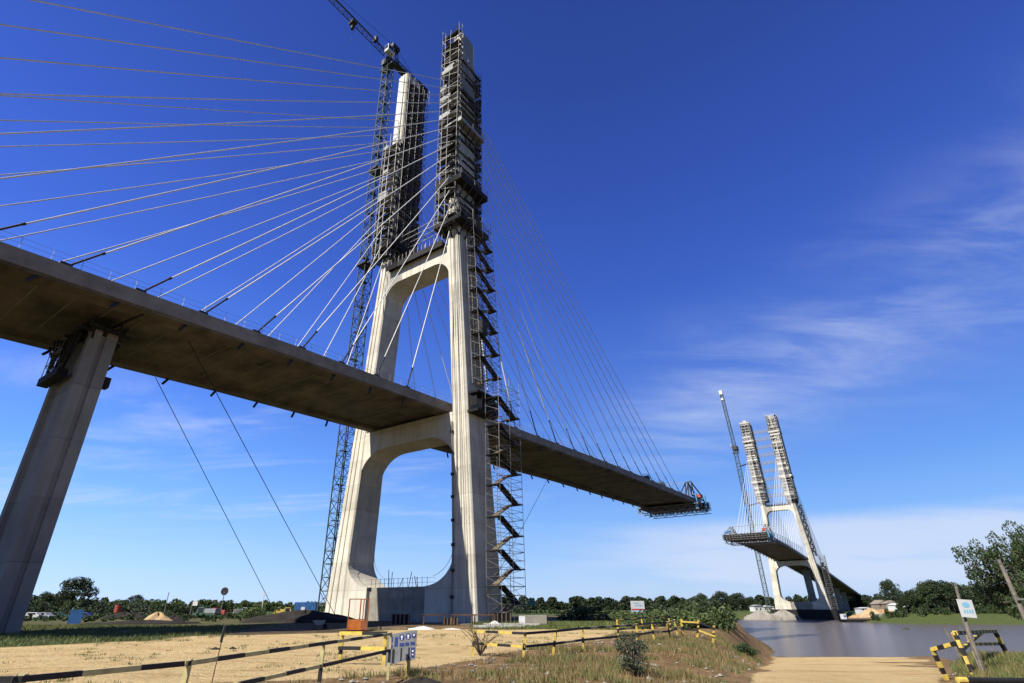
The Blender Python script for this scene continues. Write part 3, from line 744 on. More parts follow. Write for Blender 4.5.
def beam_walkway(label, frame):
    t_ = thing('crossbeam_walkway', label, 'work platform', (0, 0, ZM - .3), 0, 'walkways along the upper crossbeams', frame)
    b = MB(); b.box(-7.2, 7.2, -3.4, 2.9, 0, .35); b.box(-7.2, 7.2, -3.5, -3.4, -.5, .7); b.build('walkway_floor', MT['plank'], t_)
    b = MB()
    for x in np.arange(-7, 7.1, 1.0):
        b.bar((x, -3.4, .3), (x, -3.4, 2.0), .04, 3); b.bar((x, 2.8, .3), (x, 2.8, 2.2), .04, 3)
        b.bar((x, -2, .3), (x + random.uniform(-.6, .6), -2 + random.uniform(-.5, .5), random.uniform(1.5, 4.0)), .05, 3)
    for zz in (1.1, 1.9): b.bar((-7, -3.4, zz), (7, -3.4, zz), .035, 3); b.bar((-7, 2.8, zz), (7, 2.8, zz), .035, 3)
    b.build('guard_rail', MT['galv'], t_)
    b = MB()
    for i in range(16): x = -6.5 + i * .85; b.beam((x, -2.4, .5), (x + random.uniform(-.8, .8), 2.4, random.uniform(.5, 1.6)), .2, .3)
    b.build('timber_stack', MT['plank'], t_)
beam_walkway('rusty walkway with rails along the upper crossbeam of the near tower', NEAR)
beam_walkway('dark walkway along the upper crossbeam of the far tower', FAR)
def strut(label, frame, z, deep, r, grp):
    t_ = thing('leg_strut', label, 'strut', (0, 0, z), 0, grp, frame)
    x = ho(z) - lw(z) - .05
    b = MB()
    for yy in (-1.2, 1.2):
        b.bar((-x, yy, 0), (x, yy, 0), r, 4); b.bar((-x, yy, deep), (x, yy, deep), r, 4)
        n = 7
        for i in range(n):
            xa = -x + 2 * x * i / n; xb = -x + 2 * x * (i + 1) / n
            b.bar((xa, yy, 0 if i % 2 else deep), (xb, yy, deep if i % 2 else 0), r * .7, 3)
    for i in range(8): xa = -x + 2 * x * i / 7; b.bar((xa, -1.2, 0), (xa, 1.2, 0), r * .7, 3)
    b.build('lattice', MT['galv'], t_)
ring_platform('pale stepped platform round the far tower upper leg, lowest on the stair side', FAR, -1, 78, 2.3, 1.2, 'paleply')
ring_platform('pale stepped platform round the far tower upper leg, topmost on the stair side', FAR, -1, 108, 2.2, 1.2, 'paleply')
ring_platform('pale stepped platform round the far tower upper leg, lowest on the crane side', FAR, 1, 76, 2.3, 1.2, 'paleply')
ring_platform('pale stepped platform round the far tower upper leg, topmost on the crane side', FAR, 1, 104, 2.2, 1.2, 'paleply')
strut('steel lattice strut between the upper legs of the near tower just over the walkway', NEAR, 68.5, 1.3, .08, 'struts between the near tower legs')
for i in range(9):
    strut(('lowest', 'second', 'third', 'fourth', 'fifth', 'sixth', 'seventh', 'eighth', 'topmost')[i] + ' of the lattice struts tying the far tower upper legs together', FAR, 67 + i * 5.4, 1.4, .14, 'struts between the far tower legs')

# pier head works
def pier_head(label, tp, z):
    t_ = thing('pier_head_platform', label, 'work platform', (0, tp, z), 0, 'works at the pier heads', NEAR)
    b = MB(); rr_ = random.Random(4)
    for i in range(16):
        x = -5.2 + i * .62; b.beam((x, -1.6 - rr_.uniform(0, .8), .4 + rr_.uniform(0, .8)), (x + rr_.uniform(-.3, .3), 1.5 + rr_.uniform(0, .6), .5 + rr_.uniform(0, .8)), .22, .3)
        b.beam((x, rr_.uniform(-1.6, 1.6), rr_.uniform(-.1, .3)), (x + rr_.uniform(-.5, .5), rr_.uniform(-1.6, 1.6), 2.0), .16, .2)
    for i in range(14): x = -3.3 + i * .42; b.beam((x, -1.35 - rr_.uniform(0, .7), rr_.uniform(-2.4, -.6)), (x + rr_.uniform(-.6, .6), -1.3 - rr_.uniform(0, .6), .6), .14, .22)
    for y in (-1.5, 0, 1.4): b.beam((-6.0, y, 1.3), (4.6, y, 1.5), .25, .35)
    b.beam((-7.6, -.6, 1.7), (7.8, 1.2, 2.1), .16, .2)
    b.build('falsework', MT['plank'], t_)
    b = MB(); frame_grid(b, -3.7, -.4, -2.0, -1.4, -2.8, .8, 1.2, .04, 3, 1)
    b.build('hanging_frame', MT['galv'], t_)
    b = MB(); b.box(-3.9, 1.2, -2.1, -1.22, -3.5, -2.75); b.build('hanging_deck', MT['plank'], t_)
    b = MB(); b.box(2.4, 3.3, 1.2, 1.75, -4.2, -3.2); b.build('side_box', MT['plank'], t_)
pier_head('black falsework and hanging deck at the head of the pier by the sandy road', -47.5, deck_z(-47.5, 0) - 3.6)

# form travellers at the cantilever tips
def traveller(label, frame, tt, k, side):
    z = deck_z(tt, k)
    t_ = thing('form_traveller', label, 'form traveller', (0, tt, z), 0, 'form travellers at the cantilever tips', frame)
    b = MB(); r = .14
    for y in (-8.5, -4, .5, 5):                      # transverse lattice girders below the deck
        za, zb_ = -3.7, -2.0
        b.bar((-10.4, y, za), (10.4, y, za), r, 4); b.bar((-10.4, y, zb_), (10.4, y, zb_), r, 4)
        for i in range(12):
            xa = -10.4 + 20.8 * i / 12; xb = xa + 20.8 / 12
            b.bar((xa, y, za if i % 2 else zb_), (xb, y, zb_ if i % 2 else za), .09, 3)
    b.build('lattice_girder', MT['greypaint'], t_)
    b = MB(); b.box(-9.8, 9.8, -8.5, 6, -2.05, -1.75); b.box(-9.8, 9.8, 5.2, 6.4, -1.7, .1)
    for x in np.arange(-9.4, 9.5, 1.3): b.box(x, x + .35, 6.42, 7.4, -2.4, -.2 + random.uniform(0, .6))
    b.build('formwork_deck', MT['plank'], t_)
    for s in (-1, 1):
        b = MB(); b.box(s * 9.6 - .35, s * 9.6 + .35, 2.4, 3.1, -3.4, 1.9); b.build('hanger_column', MT['cyanblue'], t_); b = MB(); b.box(s * 9.6 - .35, s * 9.6 + .35, -7.6, -7.0, -3.4, 1.2); b.build('hanger_column', MT['cyanblue'], t_)
        b = MB()
        for (y, h) in ((-9.5, 4.4), (-6.5, 5.2)):
            for q in (-.9, .9): b.beam((s * 8.2 + q, y, .2), (s * 8.2 + q * .6, y, h), .3, .3)
            b.bar((s * 8.2 - .8, y, h), (s * 8.2 + .8, y, h), .2, 4)
        for q in (-.9, .9):
            b.beam((s * 8.2 + q * .6, -6.5, 5.1), (s * 8.2 + q, 4.5, .9), .28, .35); b.beam((s * 8.2 + q, -9.5, .4), (s * 8.2 + q, 4.5, .4), .3, .45)
            b.beam((s * 8.2 + q * .6, -9.5, 4.3), (s * 8.2 + q, -15, .3), .22, .26); b.beam((s * 8.2 + q, -9.5, .4), (s * 8.2 + q * .6, -6.5, 5.0), .2, .2)
        b.build('main_frame', MT['darksteel' if frame is NEAR else 'greypaint'], t_)
        b = MB(); b.box(s * 8.2 - .9, s * 8.2 + .9, 1.0, 3.2, 1.2, 2.3); b.build('jack_housing', MT['red' if s == side else 'blue'], t_)
    b = MB()
    frame_grid(b, -9.9, 9.9, 6.6, 7.6, -2.4, .4, .9, .05, 12, 1)
    b.bar((-8.2, -6.5, 5.0), (8.2, -6.5, 5.0), .12, 4)
    b.build('access_frame', MT['galv'], t_)
    return t_
traveller('form traveller with blue hangers at the tip of the near cantilever', NEAR, 128.5, 0, 1)
traveller('form traveller with blue columns at the tip of the far cantilever over the river', FAR, 110.5, 1.3, -1)
# small gear on the deck of the near cantilever
for tt, lab in ((84, 'dark drum and frame standing on the near cantilever deck edge, midway to the traveller'), (96, 'dark drum and frame on the near cantilever deck edge, close to the traveller')):
    g = thing('cable_winch', lab, 'winch', (7.6, tt, deck_z(tt, 0)), 0, 'winches on the near cantilever deck', NEAR)
    b = MB(); b.bar((-.6, 0, .9), (.7, 0, .9), .6, 12); b.build('drum', MT['darksteel'], g)
    b = MB()
    for x in (-.7, .8): b.beam((x, -.8, 0), (x, 0, 1.0), .12, .12); b.beam((x, .8, 0), (x, 0, 1.0), .12, .12)
    b.bar((-.7, -.8, 1.7), (.8, -.8, 1.7), .06, 4); b.bar((-.7, -.8, 0), (-.7, -.8, 1.7), .06, 4); b.bar((.8, -.8, 0), (.8, -.8, 1.7), .06, 4); b.build('stand', MT['darksteel'], g)

# ------------------------------------------------------------------ tower cranes
def lattice(b, p0, p1, w, bay, r, up=Vector((0, 0, 1)), tri=False):
    p0 = Vector(p0); p1 = Vector(p1); d = (p1 - p0).normalized(); L = (p1 - p0).length
    s = d.cross(up); s = Vector((1, 0, 0)) if s.length < .01 else s.normalized(); u = s.cross(d).normalized()
    cs = [(-w / 2, -w / 2), (w / 2, -w / 2), (0, w * .6)] if tri else [(-w / 2, -w / 2), (w / 2, -w / 2), (w / 2, w / 2), (-w / 2, w / 2)]
    n = max(1, int(L / bay)); P = lambda q, c: p0 + d * (L * q / n) + s * c[0] + u * c[1]
    for c in cs: b.bar(P(0, c), P(n, c), r, 4)
    for q in range(n):
        for i in range(len(cs)):
            c, e = cs[i], cs[(i + 1) % len(cs)]
            b.bar(P(q, c), P(q, e), r * .6, 3)
            if q % 2: b.bar(P(q, c), P(q + 1, e), r * .6, 3)
            else: b.bar(P(q, e), P(q + 1, c), r * .6, 3)
    return n
cr = thing('tower_crane', 'green lattice tower crane beside the near tower, jib reaching out of the picture', 'tower crane', (-20.3, 2.0, 0), 0, 'tower cranes', NEAR)
b = MB(); lattice(b, (0, 0, 0), (0, 0, 137.3), 2.1, 2.1, .12); b.build('mast', MT['cranegreen'], cr)
b = MB(); b.box(-3, 3, -3, 3, -.3, .5); b.build('base_block', MT['piercon'], cr)
b = MB(); b.box(-1.4, 1.4, -1.4, 1.4, 137.3, 139.5); b.box(-2.4, 2.4, -.8, .8, 136.5, 136.8); b.build('slewing_unit', MT['darksteel'], cr)
b = MB(); b.box(1.3, 2.8, -3.0, -.9, 138.9, 141.5); cab = b.build('operator_cab', MT['cranewhite'], cr, .08)
b = MB(); b.box(1.5, 2.6, -3.06, -3.0, 139.9, 141.2); b.box(2.8, 2.86, -2.8, -1.2, 139.9, 141.2); b.build('cab_window', MT['glass'], cab)
b = MB(); lattice(b, (0, -1.4, 141.5), (0, -50, 141.5), 1.5, 1.6, .11, tri=True); b.build('jib', MT['darksteel'], cr)
b = MB(); lattice(b, (0, 1.4, 141.3), (0, 14.5, 141.3), 1.5, 1.6, .12); b.box(-1, 1, 1.4, 14.5, 140.4, 140.6)
b.build('counter_jib', MT['darksteel'], cr)
b = MB()
for i in range(4): b.box(-1.1, 1.1, 10.8 + i * 1.1, 11.7 + i * 1.1, 138.2, 142.2)
b.build('counterweight', MT['darksoil'], cr)
b = MB(); b.bar((-.9, 0, 139.3), (0, 2.6, 147.8), .16, 4); b.bar((.9, 0, 139.3), (0, 2.6, 147.8), .16, 4); b.bar((-.9, 2.6, 140.8), (0, 2.6, 147.8), .14, 4); b.bar((.9, 2.6, 140.8), (0, 2.6, 147.8), .14, 4)
b.box(-.9, .9, .2, 2.8, 145.9, 147.3); b.build('tower_head', MT['darksteel'], cr)
b = MB(); b.bar((0, 2.6, 147.7), (0, 12, 141.9), .05, 4); b.bar((0, 2.6, 147.7), (0, -28, 142.5), .045, 4); b.build('tie_rope', MT['wire'], cr)
b = MB(); b.box(-.9, .9, -13.9, -12.5, 139.7, 140.6); b.build('hook_trolley', MT['darksteel'], cr); b = MB(); b.box(-.6, .6, -5.8, -5.0, 141.7, 143.5); b.build('jib_winch', MT['darksteel'], cr); b = MB(); b.box(-.4, .4, -13.6, -12.8, 137.7, 138.7); b.build('hook_block', MT['darksteel'], cr)
b = MB(); b.bar((.3, -13.2, 139.7), (.3, -13.2, 131.3), .035, 4); b.build('hoist_rope', MT['wire'], cr)
b = MB()
for z in (36, 70, 98): b = MB(); b.box(-1.5, 1.5, -1.5, 1.5, z, z + .35); b.beam((1, -.9, z), (8.2, -.9, z), .2, .25); b.beam((1, .9, z), (8.2, .9, z), .2, .25); b.beam((1, .9, z), (8.2, -.9, z), .12, .12); b.build('tie_frame', MT['darksteel'], cr)
b = MB()
for z in np.arange(3, 135.3, 6.3): b.box(-.8, .2, -.8, .8, z, z + .08)
for z in np.arange(0, 133.3, .9): b.bar((-.45, -.2, z), (-.45, .2, z), .03, 3)
b.build('ladder', MT['darksteel'], cr)

cf = thing('tower_crane', 'slender far crane with raised jib standing beside the far tower', 'tower crane', (20.4, -8, -1), 0, 'tower cranes', FAR)
b = MB(); lattice(b, (0, 0, 0), (0, 0, 106), 2.3, 2.3, .17); b.build('mast', MT['cranegreen'], cf)
b = MB(); b.box(-1.6, 1.6, -1.6, 1.6, 104, 106.5); b.box(-2.2, 2.2, -1, 1, 101.5, 102); b.build('slewing_unit', MT['darksteel'], cf)
b = MB(); lattice(b, (0, -1, 106), (0.6, 3.0, 146), 1.9, 2.1, .15, up=Vector((1, 0, 0))); b.build('jib', MT['cranegreen'], cf)
b = MB(); b.box(-.4, 1.8, 2.0, 4.2, 145.5, 148.6); b.box(-.2, 1.4, 2.0, 4.0, 141, 142.6); b.build('jib_head', MT['whitepaint'], cf)
b = MB(); b.box(-1.3, 1.3, -6.5, -1.2, 106.5, 107.2); b.box(-1.2, 1.2, -6.5, -4.6, 104.2, 107.2); b.build('counterweight', MT['piercon'], cf)
b = MB(); b.box(1.3, 2.3, .2, 1.8, 106.3, 108.1); b.build('operator_cab', MT['greypaint'], cf)
b = MB(); b.bar((0, -5.5, 107), (.5, 3, 145), .07, 3); b.bar((.5, 4.1, 145.5), (.5, 4.1, 120), .06, 3); b.build('hoist_rope', MT['wire'], cf)
b = MB()
for z in (65, 92): b = MB(); b.beam((-1, -.9, z), (-9.5, 6, z), .3, .35); b.beam((-1, .9, z), (-9.5, 8, z), .3, .35); b.build('tie_frame', MT['darksteel'], cf)

# ------------------------------------------------------------------ guy ropes
def guy(label, a, c, block=True):
    t_ = thing('guy_rope', label, 'guy rope', (c[0], c[1], c[2]), 0, 'dark guy ropes from deck to ground')
    b = MB(); d = Vector(a) - Vector(c); b.bar((0, 0, .2), d, .045, 5); b.build('rope', MT['wire'], t_)
    b = MB(); b.box(-.5, .5, -.5, .5, -.2, .35); b.build('anchor_block', MT['piercon'], t_)
def NW(h, t, z): return tuple(NEAR @ Vector((h, t, z)))
guy('dark guy rope from the approach deck down to the ground before the container', NW(-8.8, -37.7, deck_z(-37.7, 0) - 1.5), (-31.8, 95, gz(-31.8, 95)))
guy('dark guy rope from the approach deck down to the crane side tower leg', NW(3.6, -40, deck_z(-40, 0) - 1.0), (-21.3, 90.2, gz(-21.3, 90.2)))
guy('dark guy rope under the near cantilever running down behind the stair tower', NW(-7.4, 56, deck_z(56, 0) - 1.5), NW(4.5, 10, 0))

# ------------------------------------------------------------------ vegetation
NPR = np.random.RandomState(11)
def leaf_cloud(n, clumps, size, flat=0.35, thr_=0.0):
    """n small leaf quads spread round clump centres (cx,cy,cz,r)"""
    cl_ = np.array(clumps); wts = cl_[:, 3] ** 2; wts /= wts.sum()
    k = NPR.choice(len(cl_), n, p=wts)
    d = NPR.normal(size=(n, 3)); d /= np.linalg.norm(d, axis=1)[:, None]
    rad = cl_[k, 3] * (0.55 + 0.5 * NPR.rand(n) ** .6)
    P = cl_[k, :3] + d * rad[:, None] * np.array([1, 1, .8])
    u = NPR.normal(size=(n, 3)); u /= np.linalg.norm(u, axis=1)[:, None]
    v = np.cross(u, NPR.normal(size=(n, 3))); v /= np.linalg.norm(v, axis=1)[:, None] + 1e-9
    s = size * (0.6 + 0.8 * NPR.rand(n))[:, None]
    V = np.stack([P - u * s, P + v * s * .55, P + u * s, P - v * s * .55], 1).reshape(-1, 3)
    return V
def quads(V): return np.arange(len(V)).reshape(-1, 4).tolist()
def crown_mesh(name, seed, rx, rz, nclump, nleaf, size, mat, flatb=0.5):
    rr = random.Random(seed); cl_ = []
    for i in range(nclump):
        a = rr.uniform(0, 6.283); q = rr.random() ** .5; zz = rr.uniform(-flatb, 1)
        rad = math.sqrt(max(0.05, 1 - zz * zz)) * q * rx * rr.uniform(.75, 1.1)
        cl_.append((math.cos(a) * rad, math.sin(a) * rad, zz * rz, rr.uniform(.22, .42) * rx))
    V = leaf_cloud(nleaf, cl_, size)
    me_ = bpy.data.meshes.new(name); me_.from_pydata(V.tolist(), [], quads(V)); me_.materials.append(mat)
    return me_
def trunk_mesh(h, r, seed, spread):
    rr = random.Random(seed); b = MB()
    top = Vector((rr.uniform(-.1, .1) * h, rr.uniform(-.1, .1) * h, h * .62)); mid = Vector((top.x * .3, top.y * .3, h * .3))
    b.path([(0, 0, -.4), mid, top], r, 7, [r, r * .75, r * .5])
    for i in range(6):
        a = rr.uniform(0, 6.28); e = top + Vector((math.cos(a) * spread * rr.uniform(.4, .8), math.sin(a) * spread * rr.uniform(.4, .8), h * rr.uniform(.1, .4)))
        s0 = mid.lerp(top, rr.uniform(.2, 1)); m = s0.lerp(e, .5) + Vector((0, 0, h * .05)); b.path([s0, m, e], r * .3, 5, [r * .42, r * .28, r * .1])
    return b.mesh('trunk', MT['bark'])
CR = {
    'round': [crown_mesh('crown', 20 + i, 3.6, 2.5, 34, 4600, .19, LEAF[('dark', 'mid', 'dark')[i]]) for i in range(3)],
    'low': [crown_mesh('foliage', 40 + i, 2.6, 1.5, 20, 1900, .17, LEAF[('mid', 'dark', 'light', 'grey')[i]], .25) for i in range(4)],
}
TR = [trunk_mesh(6.0, .28, 3, 2.6), trunk_mesh(6.0, .24, 4, 2.6)]
def tree(label, x, y, s, kind, rz=None, cat='tree', group=None, zs_=1.0, name='broadleaf_tree'):
    t_ = thing(name, label, cat, (x, y, gz(x, y)), random.uniform(0, 6.28) if rz is None else rz, group)
    t_.scale = (s, s, s * zs_)
    c_ = bpy.data.objects.new('crown', CR['round'][kind % 3]); COL.objects.link(c_); c_.parent = t_; c_.location = (0, 0, 5.0)
    k_ = bpy.data.objects.new('trunk', TR[kind % 2]); COL.objects.link(k_); k_.parent = t_
    return t_
def bush(label, x, y, s, kind, group=None, zs_=1.0):
    t_ = bpy.data.objects.new('bush', CR['low'][kind % 4]); COL.objects.link(t_); t_.location = (x, y, gz(x, y) + .35 * s * zs_); t_.rotation_euler = (0, 0, random.uniform(0, 6.28)); t_.scale = (s, s, s * zs_)
    return tag(t_, label, 'bush', group)
def XY(px, Yd): return ((px - 479.22) / 534.35 / 1.115 * Yd, Yd)
# far woods as one mass on the horizon
def woods(name, label, pts, depth, hmin, hmax, n, size, mat):
    V = []
    cl_ = []
    seg = [math.dist(pts[i], pts[i + 1]) for i in range(len(pts) - 1)]; tot = sum(seg)
    for _ in range(int(tot / (hmax * .13))):
        q = random.uniform(0, tot); i = 0
        while q > seg[i]: q -= seg[i]; i += 1
        a = Vector(pts[i]).lerp(Vector(pts[i + 1]), q / seg[i]); px_, py_ = a.x + random.uniform(-.3, .3) * depth, a.y + random.uniform(0, 1) * depth
        h_ = random.uniform(hmin, hmax) * random.choice((.8, 1, 1, 1.05)); r_ = h_ * random.uniform(.28, .42)
        zg_ = max(gz(px_, py_), WATER + .2) - .1
        for zz in (.08, .3, .55, .78): cl_.append((px_ + random.uniform(-1, 1) * r_ * .6, py_, zg_ + h_ * zz, r_ * (1.05 - .4 * zz)))
    V = leaf_cloud(n, cl_, size)
    me_ = bpy.data.meshes.new(name); me_.from_pydata(V.tolist(), [], quads(V)); me_.materials.append(mat)
    o = bpy.data.objects.new(name, me_); COL.objects.link(o); tag(o, label, 'woods', None, 'stuff'); return o
woods('distant_woods', 'long dark belt of trees along the horizon past the building yard', [XY(-80, 430), XY(150, 420), XY(330, 400), XY(520, 420)], 60, 7.5, 9.5, 130000, .75, LEAF['dark'])
woods('riverside_woods', 'dark belt of trees between the near tower and the far tower', [XY(488, 540), XY(620, 520), XY(700, 490), XY(775, 480)], 50, 7, 11.5, 120000, .9, LEAF['dark'])
woods('far_bank_woods', 'line of trees on the far bank beyond the far bridge', [XY(770, 640), XY(900, 560), XY(960, 480), XY(1080, 440)], 60, 7, 14, 70000, 1.0, LEAF['dark'])
woods('yard_scrub', 'green scrub growing in front of the distant woods past the yard', [XY(20, 200), XY(120, 190), XY(230, 230), XY(330, 260)], 60, 2.6, 4.4, 110000, .34, LEAF['light'])
woods('meadow_scrub', 'low green scrub in the meadow before the riverside woods', [XY(520, 165), XY(600, 170), XY(690, 150)], 60, .6, 1.3, 50000, .26, LEAF['mid'])
woods('yard_weeds', 'low dark weeds and rubble between the pier and the parked vehicles', [(-92, 96), (-70, 84), (-50, 80), (-36, 84)], 34, .3, 1.0, 22000, .16, LEAF['mid'])
# lone tree beyond the pier
t1 = tree('dark broad tree rising alone over the scrub near the pier', *XY(72, 148), 1.12, 0, 0.4, group='trees past the yard')
t1.scale = (1.15, 1.15, 1.02)
for px_, Y_, s_, k_, lab in ((44, 152, .62, 1, 'lower dark tree standing just beside the pier shaft'), (56, 160, .6, 0, 'small dark tree between the pier and the broad tree'), (134, 230, .75, 2, 'small tree standing in the scrub past the blue board')):
    x_, y_ = XY(px_, Y_); tree(lab, x_, y_, s_, k_, group='trees past the yard')
k = 0
for (px_, Y_, s_, k_, lab) in (
    (40, 112, 1.1, 1, 'dark bush close behind the pier foot'), (60, 118, 1.0, 0, 'green bush behind the parked cars'), (98, 116, 1.15, 1, 'dark bush beside the blue board'),
    (118, 108, 1.0, 1, 'dark bush in front of the red drum'), (138, 112, 1.2, 3, 'grey green bush between the drum and the sand heap'), (182, 118, .9, 1, 'dark bush behind the sand heap'),
    (196, 122, 1.0, 1, 'dark bush between sand heap and green truck'), (255, 100, .95, 2, 'bright green bush left of the dark soil bank'), (247, 104, .7, 2, 'smaller bright green bush beside the soil bank'),
    (165, 150, 1.3, 0, 'green bush in the scrub beyond the sand heap'), (90, 150, 1.4, 3, 'grey green bush in the scrub under the broad tree')):
    x_, y_ = XY(px_, Y_); bush(lab, x_, y_, s_, k_, 'bushes past the yard')
# clump on the bank beside the river
for (x_, y_, s_, k_, zz, lab) in (
    (20.6, 58, 0.86, 2, .8, 'bright green bush at the top of the river bank nearest the fence end'), (24.0, 64, 1.09, 2, .9, 'light green bush in the middle of the bank clump'), (26.0, 71, 1.32, 0, .85, 'mid green bush at the back of the bank clump'),
    (22.6, 60, 0.80, 0, 1.0, 'green bush leaning over the cut bank edge'), (25.2, 66, 1.03, 1, 1.0, 'dark bush overhanging the river at the bank edge'), (18.6, 66, 1.03, 2, .7, 'light green bush behind the white billboard side of the clump'),
    (29.5, 80, 1.38, 1, .85, 'dark bush farthest along the bank clump'), (21, 80, 1.26, 2, .6, 'low light green bush in the meadow behind the bank clump'), (35.5, 94, 1.38, 0, .9, 'round bush beyond the bank clump by the water'),
    (27, 90, 1.61, 1, .6, 'wide dark bush in the meadow far behind the billboard'), (17, 96, 1.61, 0, .55, 'wide low bush in the meadow behind the white billboard'), (22.2, 66, 0.92, 0, .8, 'small mid green bush tucked into the front of the bank clump'), (16.4, 60, 0.69, 2, .7, 'smallest light green bush between the second fence row and the clump')):
    bush(lab, x_, y_, s_, k_, 'bushes on the river bank', zz)
bush('small low green bush on the slope of the cut beside the track', 19.6, 46, .42, 0, 'bushes on the river bank', .8)
bush('smaller green bush at the foot of the cut slope by the sandy track', 21.2, 49, .32, 2, 'bushes on the river bank', .7)
# single wiry shrub in the dry grass
sh = thing('wiry_shrub', 'single wiry grey green shrub in the dry grass in front of the fence', 'shrub', (5.0, 20.3, gz(5.0, 20.3)))
cl_ = [(random.gauss(0, .28), random.gauss(0, .28), random.uniform(.15, 1.25), random.uniform(.1, .17)) for _ in range(70)]
cl_ = []
for i in range(110):
    c_ = .12 + 1.05 * (i + random.random()) / 110; rr0 = .48 * math.sqrt(max(.08, 1 - ((c_ - .6) / .68) ** 2)); a_ = random.uniform(0, 6.283); q_ = rr0 * math.sqrt(random.random())
    cl_.append((math.cos(a_) * q_, math.sin(a_) * q_, c_, random.uniform(.09, .15)))
cl_ = [c_ for c_ in cl_ if random.random() < .62]
V = leaf_cloud(3000, cl_, .032); me_ = bpy.data.meshes.new('foliage'); me_.from_pydata(V.tolist(), [], quads(V)); me_.materials.append(LEAF['grey'])
o = bpy.data.objects.new('foliage', me_); COL.objects.link(o); o.parent = sh
b = MB()
for c_ in cl_: b.path([(0, 0, -.05), (c_[0] * .4, c_[1] * .4, c_[2] * .6), (c_[0], c_[1], c_[2] + .1)], .012, 4, [.018, .012, .005])
b.build('stem', MT['bark'], sh)
dw = thing('bare_shrub', 'leafless twiggy shrub against the yellow and black fence end', 'shrub', (.05, 26.4, gz(.05, 26.4)))
b = MB(); rr = random.Random(5)
for i in range(26):
    a = rr.uniform(0, 6.28); e = Vector((math.cos(a) * rr.uniform(.2, .9), math.sin(a) * .5, rr.uniform(.5, 1.25))); m = e * .5 + Vector((rr.uniform(-.1, .1), 0, .15))
    b.path([(0, 0, 0), m, e], .01, 4, [.02, .012, .005])
    for j in range(3): b.bar(m.lerp(e, rr.random()), e + Vector((rr.uniform(-.3, .3), rr.uniform(-.2, .2), rr.uniform(-.2, .2))), .006, 3)
b.build('stem', MT['bark'], dw)

# big tree at the edge of the river, its boughs hanging into view
bt = thing('riverside_tree', 'large broadleaf tree with spreading boughs on the near bank beside the leaning pole', 'tree', (43.4, 45, gz(43.4, 45)))
rr = random.Random(21); b = MB(); clumps = []
b.path([(0, 0, -.5), (-.2, 0, 1.6), (-.1, .1, 3.4)], .3, 8, [.42, .32, .26])
b.build('trunk', MT['bark'], bt)
bl = MB()
for i in range(30):
    a = rr.uniform(0, 6.28); el_ = rr.uniform(-.2, 1.35); L = rr.uniform(3.2, 5.8) * (1 - .16 * el_)
    e = Vector((math.cos(a) * math.cos(el_) * L, math.sin(a) * math.cos(el_) * L, 3.0 + math.sin(el_) * L * .92))
    s0 = Vector((-.1, .05, rr.uniform(1.8, 3.3))); m = s0.lerp(e, .5) + Vector((rr.uniform(-.4, .4), rr.uniform(-.4, .4), rr.uniform(-.1, .5)))
    bl.path([s0, m, e], .05, 5, [.14, .08, .03])
    for j in range(10):
        q = m.lerp(e, rr.uniform(.1, 1.1)) + Vector((rr.gauss(0, .6), rr.gauss(0, .6), rr.gauss(0, .5)))
        bl.bar(m.lerp(e, .6), q, .025, 3, .01); clumps.append((*q, rr.uniform(.35, .75)))
bl.build('bough', MT['bark'], bt)
V = leaf_cloud(42000, clumps, .085); me_ = bpy.data.meshes.new('crown'); me_.from_pydata(V.tolist(), [], quads(V)); me_.materials.append(LEAF['mid'])
o = bpy.data.objects.new('crown', me_); COL.objects.link(o); o.parent = bt

bt.scale = (.86, .86, 1.32)
# far bank trees one can tell apart
fb = [(905, 290, 1.0, 2), (916, 288, 1.25, 0), (926, 284, 1.5, 1), (937, 286, 1.75, 0), (948, 284, 1.8, 2), (960, 286, 1.6, 0), (972, 290, 1.5, 1), (985, 292, 1.6, 0), (998, 290, 1.5, 2), (1012, 296, 1.6, 0)]
nm = ['first and smallest', 'second', 'third', 'fourth, tall', 'fifth and broadest', 'sixth', 'seventh', 'eighth', 'ninth', 'last']
woods('far_bank_scrub', 'low scrub and reeds along the far bank below the tree row', [XY(884, 284), XY(930, 278), XY(980, 278), XY(1060, 285)], 14, 1.4, 4.2, 40000, .35, LEAF['mid'])
for (px_, Y_, s_, k_), q in zip(fb, nm):
    x_, y_ = XY(px_, Y_); tree(q + ' tree in the far bank row, counted from the white house', x_, y_, s_, k_, group='trees in a row on the far bank')
x_, y_ = XY(895, 345); tree('lone small tree over the white house on the far bank', x_, y_, 1.55, 0, zs_=1.35, group=None)
for (px_, Y_, s_, k_, lab) in ((702, 330, 1.3, 1, 'dark tree over the bank bushes, first before the far crane'), (722, 340, 1.5, 0, 'dark tree over the bank bushes, second before the far crane'), (738, 345, 1.45, 2, 'broad dark tree beside the far crane mast'), (752, 350, 1.1, 0, 'small dark tree at the foot of the far crane mast')):
    x_, y_ = XY(px_, Y_); y_ += 60; x_ *= (Y_ + 60) / Y_; tree(lab, x_, y_, s_, k_, group='trees by the far crane')
